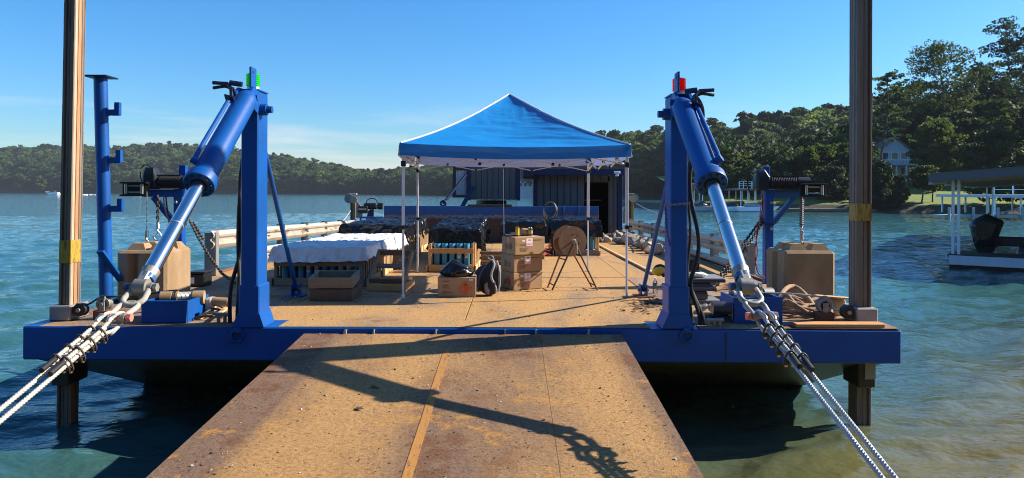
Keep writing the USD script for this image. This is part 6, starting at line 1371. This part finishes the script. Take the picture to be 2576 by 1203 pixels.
# stack of grey panels
c = D(1760, 766)
for k, (w, d, dx, z, h, lb) in enumerate(((.50, .52, .0, 0, .055, 'lowest grey panel of the stack right of the right mast'), (.30, .45, -.06, .06, .10, 'short dark block of panels in the stack right of the right mast'), (.44, .5, -.02, .165, .05, 'middle grey panel of the stack right of the right mast'), (.36, .40, -.05, .22, .045, 'thin dark panel near the top of the panel stack'), (.56, .5, .03, .27, .06, 'top grey panel with a cloth on it right of the right mast'))):
    T = Thing('panel', lb, 'panel', (c[0] + dx, c[1], DK + z)); T.part('slab', box(c[0] + dx - w * .45, c[0] + dx + w * .55, c[1] + .01 * k, c[1] + d, DK + z + .003, DK + z + h, .006), 'steel_dull' if k in (0, 2, 4) else 'brown_frame')
    T.part('lip', box(c[0] + dx - w * .45, c[0] + dx + w * .55, c[1] + .01 * k - .012, c[1] + .01 * k - .001, DK + z + .003, DK + z + h * .7, .003), 'pontoon_dark')
q = np.array([c[0] - .02, c[1] + .18, DK + .332]); m = blob(q + [.02, -.05, .03], (.13, .07, .035), 23, .25, sub=3); single('rag', m, 'cloth_white', 'white rag lying on the top grey panel', 'rag', smooth=True)
T = Thing('tool_case', 'open black case on the panels right of the right mast', 'case', tuple(q))
T.part('case', box(q[0] - .14, q[0] + .14, q[1] + .18, q[1] + .34, q[2] + .005, q[2] + .05, .015), 'black_plastic'); T.part('lid', rot(box(q[0] - .13, q[0] + .15, q[1] + .31, q[1] + .345, q[2] + .05, q[2] + .20, .015), -.12, [1, 0, 0], (q[0], q[1] + .33, q[2] + .05)), 'black_plastic')
T.part('hinge', cyl((q[0] - .1, q[1] + .335, q[2] + .052), (q[0] + .1, q[1] + .335, q[2] + .052), .010, n=8), 'steel_dull')
# rubble, sacks, pipes
for k, (px, py, s, m, lb) in enumerate(((1770, 783, .075, 'rock', 'grey stone beside the hose right of the right mast'), (1790, 788, .10, 'rock', 'large grey stone among rubble by the right winch'), (1812, 782, .07, 'rock_tan', 'tan stone behind the large grey stone by the right winch'), (1835, 786, .085, 'sack_tan', 'tan lump of rubble touching the right winch motor'), (1800, 800, .07, 'rock', 'stone at the front of the rubble by the right winch'), (1822, 797, .06, 'rock_tan', 'small tan stone at the front of the rubble'), (1776, 800, .05, 'rock_tan', 'smallest stone beside the right mast hose'), (1850, 700, .07, 'rock', 'stone at the foot of the right chain'), (1752, 790, .05, 'rock', 'small dark stone just right of the mast'))):
    single('stone', rock(D(px, py), s, 500 + k, .75), m, lb, 'stone', smooth=False)
T = Thing('log', 'short split log lying by the rubble at the right winch', 'log', tuple(D(1800, 806))); T.part('log', cyl(D(1785, 803) + [0, 0, .035], D(1850, 797) + [0, 0, .05], .035, n=12), 'wood_old'); T.part('end_grain', cyl(D(1785, 803) + [-.002, 0, .035], D(1785, 803) + [-.006, 0, .035], .034, n=12), 'wood_new')
T = Thing('hose_fitting', 'black hydraulic couplings on the deck beside the right mast', 'hose', tuple(D(1790, 815)))
for k in range(3): T.part('pipe', tube([D(1785, 818 - 6 * k) + [0, 0, .05], D(1815, 814 - 6 * k) + [0, 0, .06], D(1862, 812 - 5 * k) + [0, 0, .05]], .018, 8, sub=14), 'black_rubber')
for px in (1782, 1797, 1811): p = D(px, 822); T.part('coupling', cat(cyl(p + [0, 0, .004], p + [0, 0, .07], .018, n=10), cyl(p + [-.03, 0, .07], p + [.04, 0, .07], .02, n=10)), 'steel_dull')
T = Thing('lashing_rope', 'heap of thick brown rope between the right winch and pulley', 'rope', tuple(D(1990, 790)))
rg = np.random.default_rng(9)
for k in range(9):
    x0_, x1_ = 1950 + rg.uniform(-8, 10), 2050 + rg.uniform(-30, 45); py = 770 + k * 4.2; h = rg.uniform(.02, .08)
    T.part('strand', tube([D(x0_, py) + [0, 0, h], D(x0_ + 30, py - 3) + [0, 0, h + .06 * (k % 3)], D((x0_ + x1_) / 2 + 10, py + 2) + [0, 0, h + .02], D(x1_ - 15, py - 1) + [0, 0, h + .03 * (k % 2)], D(x1_, py + 4) + [0, 0, .03]], .026, 9, sub=44, lobes=3, lobe_amp=.15, pitch=.25), 'rope_brown')
T.part('loop', tube([D(1962, 790) + [0, 0, .05], D(1970, 775) + [0, 0, .2], D(2000, 765) + [0, 0, .22], D(2030, 775) + [0, 0, .14], D(2048, 792) + [0, 0, .04]], .028, 9, sub=50, lobes=3, lobe_amp=.15, pitch=.25), 'rope_brown')
c = D(2098, 796); c[1] = 8.35; c[0] = P(2098, 796, 8.35)[0]
T = Thing('wooden_drum', 'tan drum lying behind the right pulley', 'drum', tuple(c)); Mx = trimesh.transformations.translation_matrix((c[0], c[1], DK + .004))
T.part('body', lathe([(0, 0), (.10, 0), (.125, .05), (.125, .15), (.11, .19), (0, .19)], 26, Mx), 'sack_tan'); T.part('rim', lathe([(.11, .191), (.128, .191), (.128, .205), (.11, .205), (.11, .191)], 26, Mx), 'wood_old')
T = Thing('board', 'pale offcut board leaning on the drum by the right pile', 'board', (c[0], c[1], DK + .2)); T.part('board', bar(np.array([c[0] - .26, c[1] - .1, DK + .235]), np.array([c[0] + .22, c[1] - .12, DK + .20]), .10, .02, (0, 0, 1), .003), 'sack_tan')
a = D(1988, 827)
T = Thing('timber', 'long flat timber lying along the right front edge of the barge', 'timber', tuple(a)); T.part('timber', box(3.0, 3.93, 7.49, 7.66, DK + .006, DK + .045, .004), 'wood_orange'); T.part('end_grain', box(3.932, 3.936, 7.50, 7.65, DK + .01, DK + .042), 'wood_old')
T = Thing('rope_coil', 'rusty wire coil lying near the right davit', 'rope', tuple(D(1850, 730)))
for k in range(4): T.part('strand', tube([D(1800, 726 + 3 * k) + [0, 0, .02], D(1830, 722 + 4 * k) + [0, 0, .04], D(1868, 726 + 3 * k) + [0, 0, .02]], .016, 7, sub=16), 'rope_brown')
rg = np.random.default_rng(31); ms = []
for k in range(120):
    px, py = rg.normal(1625, 22), rg.normal(765, 12)
    o = trimesh.convex.convex_hull(rg.normal(size=(6, 3)) * .016 * (1.4, .6, .35)); o.apply_translation(D(px, py) + [0, 0, .008]); ms.append(o)
single('dead_leaves', cat(ms), 'wood_dark', 'drift of dead leaves and chips round the foot of the right strut', 'debris', kind='stuff', smooth=False)
ms = []
for k in range(50):
    px, py = rg.normal(735, 14), rg.normal(752, 5)
    o = rock(D(px, py), rg.uniform(.008, .025), 900 + k, .6); ms.append(o)
single('gravel', cat(ms), 'rock', 'small pale gravel round the foot of the left strut', 'gravel', kind='stuff', smooth=False)

# ================================================================== COVERED DOCK AND PONTOON BOAT ON THE RIGHT
dx, dy = 0.0, 0.0; DRZ = math.radians(-36)
T = Thing('covered_dock', 'covered boat dock with grey roof and white posts at the right edge', 'dock', (15.3, 25.0, 0), rz=DRZ)
zd = .55
T.part('end_deck', box(dx, dx + 14, dy, dy + 1.5, zd - .12, zd, .02), 'brown_frame', local=True); T.part('fascia', box(dx + .05, dx + 14, dy - .04, dy - .003, zd - .36, zd - .04), 'siding_white', local=True); T.part('float', box(dx + .05, dx + 14, dy + .1, dy + 1.4, -.4, zd - .13), 'black_plastic', local=True)
T.part('side_deck', box(dx + 11, dx + 12.4, dy + 1.503, dy + 25, zd - .12, zd - .002), 'brown_frame', local=True)
zE = 2.69 + .38
def roofz(x): return zE + .075 * (x - dx + .8)
for (x, y) in [(dx + .16, dy + .12), (dx + .33, dy + .12)] + [(dx + 11.5, dy + q) for q in (.12, 6, 12, 18, 24)] + [(dx + .2, dy + 23.9), (dx + .5, dy + 23.9), (dx + 3.2, dy + 23.9), (dx + 3.6, dy + 23.9), (dx + 6.4, dy + 23.9), (dx + 6.8, dy + 23.9)]:
    T.part('post', box(x - .045, x + .045, y - .045, y + .045, zd, roofz(x) + .02, .006), 'white_paint', local=True)
for x in (dx + 3.2, dx + 3.6, dx + 6.4, dx + 6.8): T.part('knee_brace', bar((x, dy + 23.8, roofz(x) - .9), (x + .35, dy + 23.8, roofz(x) - .1), .05, .05, (0, 1, 0)), 'brown_frame', local=True)
T.part('roof_end', slab([(dx - .45, zE), (dx + 12.8, zE + .075 * 13.6), (dx + 12.8, zE + .075 * 13.6 + .26), (dx - .45, zE + .26)], 'y', dy - .72, dy - .66), 'roof_grey', local=True)
T.part('soffit', slab([(dx - .43, zE + .03), (dx + 12.8, zE + .075 * 13.6 + .03), (dx + 12.8, zE + .075 * 13.6 + .07), (dx - .43, zE + .07)], 'y', dy - .657, dy + 26), 'roof_soffit', local=True)
T.part('roof_sheet', slab([(dx - .45, zE + .265), (dx + 12.8, zE + .075 * 13.6 + .265), (dx + 12.8, zE + .075 * 13.6 + .3), (dx - .45, zE + .3)], 'y', dy - .72, dy + 26.2), 'roof_grey', local=True)
T.part('eave_fascia', box(dx - .51, dx - .453, dy - .72, dy + 26.2, zE, zE + .27), 'roof_grey', local=True)
for k in range(5): T.part('rafter', slab([(dx - .6, zE - .09), (dx + 12.6, zE - .09 + .075 * 13.2), (dx + 12.6, zE + .028 + .075 * 13.2), (dx - .6, zE + .028)], 'y', dy + .2 + 5.9 * k, dy + .28 + 5.9 * k), 'roof_soffit', local=True)
# outboard and boat
q = np.array([1.05, 2.6, 0]); yb = 2.6
B = Thing('pontoon_boat', 'dark pontoon boat with rails and ladder moored in the covered dock', 'boat', (15.3, 25.0, 0), rz=DRZ)
xb = q[0] + 1.15
B.part('pontoon', cyl((xb - .1, 2.500, .45), (xb + 8, 2.500, .45), .33, n=22), 'pontoon_dark', local=True); B.part('pontoon', cyl((xb - .1, 4.100, .45), (xb + 8, 4.100, .45), .33, n=22), 'pontoon_dark', local=True); B.part('pontoon_cap', blob((xb - .1, 2.500, .45), (.16, .33, .33), 2, .01, sub=3), 'pontoon_dark', local=True)
B.part('deck', box(xb, xb + 8, 2.150, 4.450, .80, .90, .02), 'black_plastic', local=True); B.part('hull_panel', box(xb + .9, xb + 8, 2.140, 2.220, .92, 1.62, .02), 'pontoon_dark', local=True); B.part('trim_line', cat(box(xb + .05, xb + 8, 2.125, 2.147, .82, .86), box(xb + .9, xb + 8, 2.120, 2.137, 1.05, 1.09)), 'steel', local=True)
for z in (1.35, 1.66, 1.9): B.part('rail', cyl((xb + .3, 2.180, z), (xb + 8, 2.180, z), .018, n=8), 'white_metal', local=True)
for x in np.arange(xb + .3, xb + 8, .9): B.part('rail_post', cyl((x, 2.180, .9), (x, 2.180, 1.9), .018, n=8), 'white_metal', local=True)
for k in range(3): B.part('ladder', tube([(xb + .02 + .13 * k, 2.100, .9), (xb + .12 + .13 * k, 2.050, 1.3), (xb + .26 + .13 * k, 2.050, 1.42), (xb + .38 + .13 * k, 2.100, 1.3), (xb + .42 + .13 * k, 2.100, .9)], .02, 8, sub=24), 'white_metal', local=True)
B.part('seat', box(xb + 1.2, xb + 3.0, 2.400, 3.100, .903, 1.75, .08), 'black_cloth', local=True); B.part('cooler', box(xb + 1.0, xb + 1.5, 2.250, 2.380, 1.3, 1.7, .03), 'blue_sheet', local=True)
B.part('bimini', box(xb + 1.6, xb + 6, 2.400, 4.200, 2.5, 2.6, .04), 'black_cloth', local=True)
for x in (xb + 1.7, xb + 5.8): B.part('bimini_post', bar((x, 2.400, .9), (x + .1, 2.400, 2.5), .03, .03), 'white_metal', local=True)
O = Thing('outboard_motor', 'large covered black outboard motor at the end of the covered dock', 'outboard motor', (15.3, 25.0, 0), rz=DRZ)
pl = np.array([(550, 720), (562, 690), (600, 655), (650, 628), (700, 612), (760, 640), (815, 668), (832, 690), (790, 760), (765, 830), (748, 930), (660, 942), (592, 925), (572, 830)], float)
pl = (pl - (690, 935)) * (.0039, -.0039)
base_ = np.vstack([np.column_stack([c_[0] + (pl[:, 0] - c_[0]) * k_, np.full(len(pl), y_), c_[1] + (pl[:, 1] - c_[1]) * k_]) for y_, k_ in ((-.36, .55), (-.30, .80), (-.16, .97), (0, 1.0), (.16, .97), (.30, .80), (.36, .55)) for c_ in (pl.mean(0),)])
m = trimesh.convex.convex_hull(base_); m = m.subdivide().subdivide().subdivide(); v = m.vertices
m.vertices = v * 1 + m.vertex_normals * (.05 * (meshkit.fbm(v * (5, 5, 2.5), 4, 6) - .5))[:, None]; m.apply_translation((q[0], 2.5, .66)); O.part('cover', m, 'tarp_black', smooth=True, local=True)
O.part('leg', trimesh.convex.convex_hull(np.vstack([box(q[0] - .42, q[0] + .42, 2.250, 2.750, .95, 1.05).vertices, box(q[0] - .25, q[0] + .15, 2.400, 2.600, .38, .45).vertices])), 'black_plastic', local=True); O.part('cavitation_plate', box(q[0] - .40, q[0] + .1, 2.350, 2.650, .55, .58, .01), 'black_plastic', local=True)
O.part('bracket', box(q[0] + .3, q[0] + 1.2, 2.400, 2.600, .75, 1.1, .04), 'black_plastic', local=True)
# second dock behind
p = P(2376, 545, 70)
T = Thing('boat_dock', 'white two-level boat dock farther behind the covered dock', 'dock', (p[0], 70, 0))
T.part('platform', box(p[0], p[0] + 22, 70, 72, .25, .55), 'concrete_grey')
for k in range(5): T.part('piling', cyl((p[0] + .4 + 2.4 * k, 69.9, -.3), (p[0] + .4 + 2.4 * k, 69.9, 1.3), .12, n=10), 'concrete_grey')
zu = P(2450, 497, 70)[2]
for k in range(7):
    for y in (70.4, 79): T.part('post', box(p[0] + 5.2 + 2.6 * k - .07, p[0] + 5.2 + 2.6 * k + .07, y - .07, y + .07, .55, zu), 'white_paint')
T.part('upper_deck', box(p[0] + 4.8, p[0] + 22, 70, 79.5, zu, zu + .3), 'house_white')
T.part('railing', cat([box(p[0] + 4.8, p[0] + 22, 70.03, 70.1, zu + q_, zu + q_ + .08) for q_ in (.75, 1.3)], [box(x - .06, x + .06, 70.0, 70.12, zu + .303, zu + 1.38) for x in np.linspace(p[0] + 4.9, p[0] + 21.8, 10)]), 'white_paint')
T.part('knee_brace', bar((p[0] + 5.3, 70.5, .7), (p[0] + 8.5, 70.5, zu - 1), .1, .1, (0, 1, 0)), 'house_tan'); T.part('stair', bar((p[0] + 10, 70.6, zu), (p[0] + 14, 70.6, .6), .12, .5, (0, 1, 0)), 'house_white')
bx = Thing('moored_boat', 'white cabin boat tied under the two-level dock', 'boat', (p[0] + 14, 74, .2))
bx.part('hull', slab([(p[0] + 11.5, 1.3), (p[0] + 12, .1), (p[0] + 18, .1), (p[0] + 19, 1.5)], 'y', 73, 75.5), 'boat_white'); bx.part('cabin', box(p[0] + 12.6, p[0] + 16, 73.2, 75.2, 1.4, 2.9, .15), 'boat_white')
for k in range(2): bx.part('window', box(p[0] + 12.9 + 1.6 * k, p[0] + 14.1 + 1.6 * k, 73.15, 73.19, 1.9, 2.5), 'pane')

# ================================================================== HAZE
HAZE = .00010
if HAZE:
    MAT['haze'] = usdkit.material(stage, '/World/Looks/haze', {'v': ('principled_volume', dict(color=(.80, .88, .98), density=HAZE, anisotropy=.0))}, volume='v.volume')
    single('haze', box(-1600, 1600, -1600, 1600, -3, 95), 'haze', 'pale summer air between the barge and the far hills', 'haze', kind='stuff', smooth=False)
for pr in stage.GetPseudoRoot().GetChild('World').GetChildren():
    if pr.GetCustomDataByKey('kind') == 'stuff' and not pr.GetCustomDataByKey('category'): pr.SetCustomDataByKey('category', 'foam')
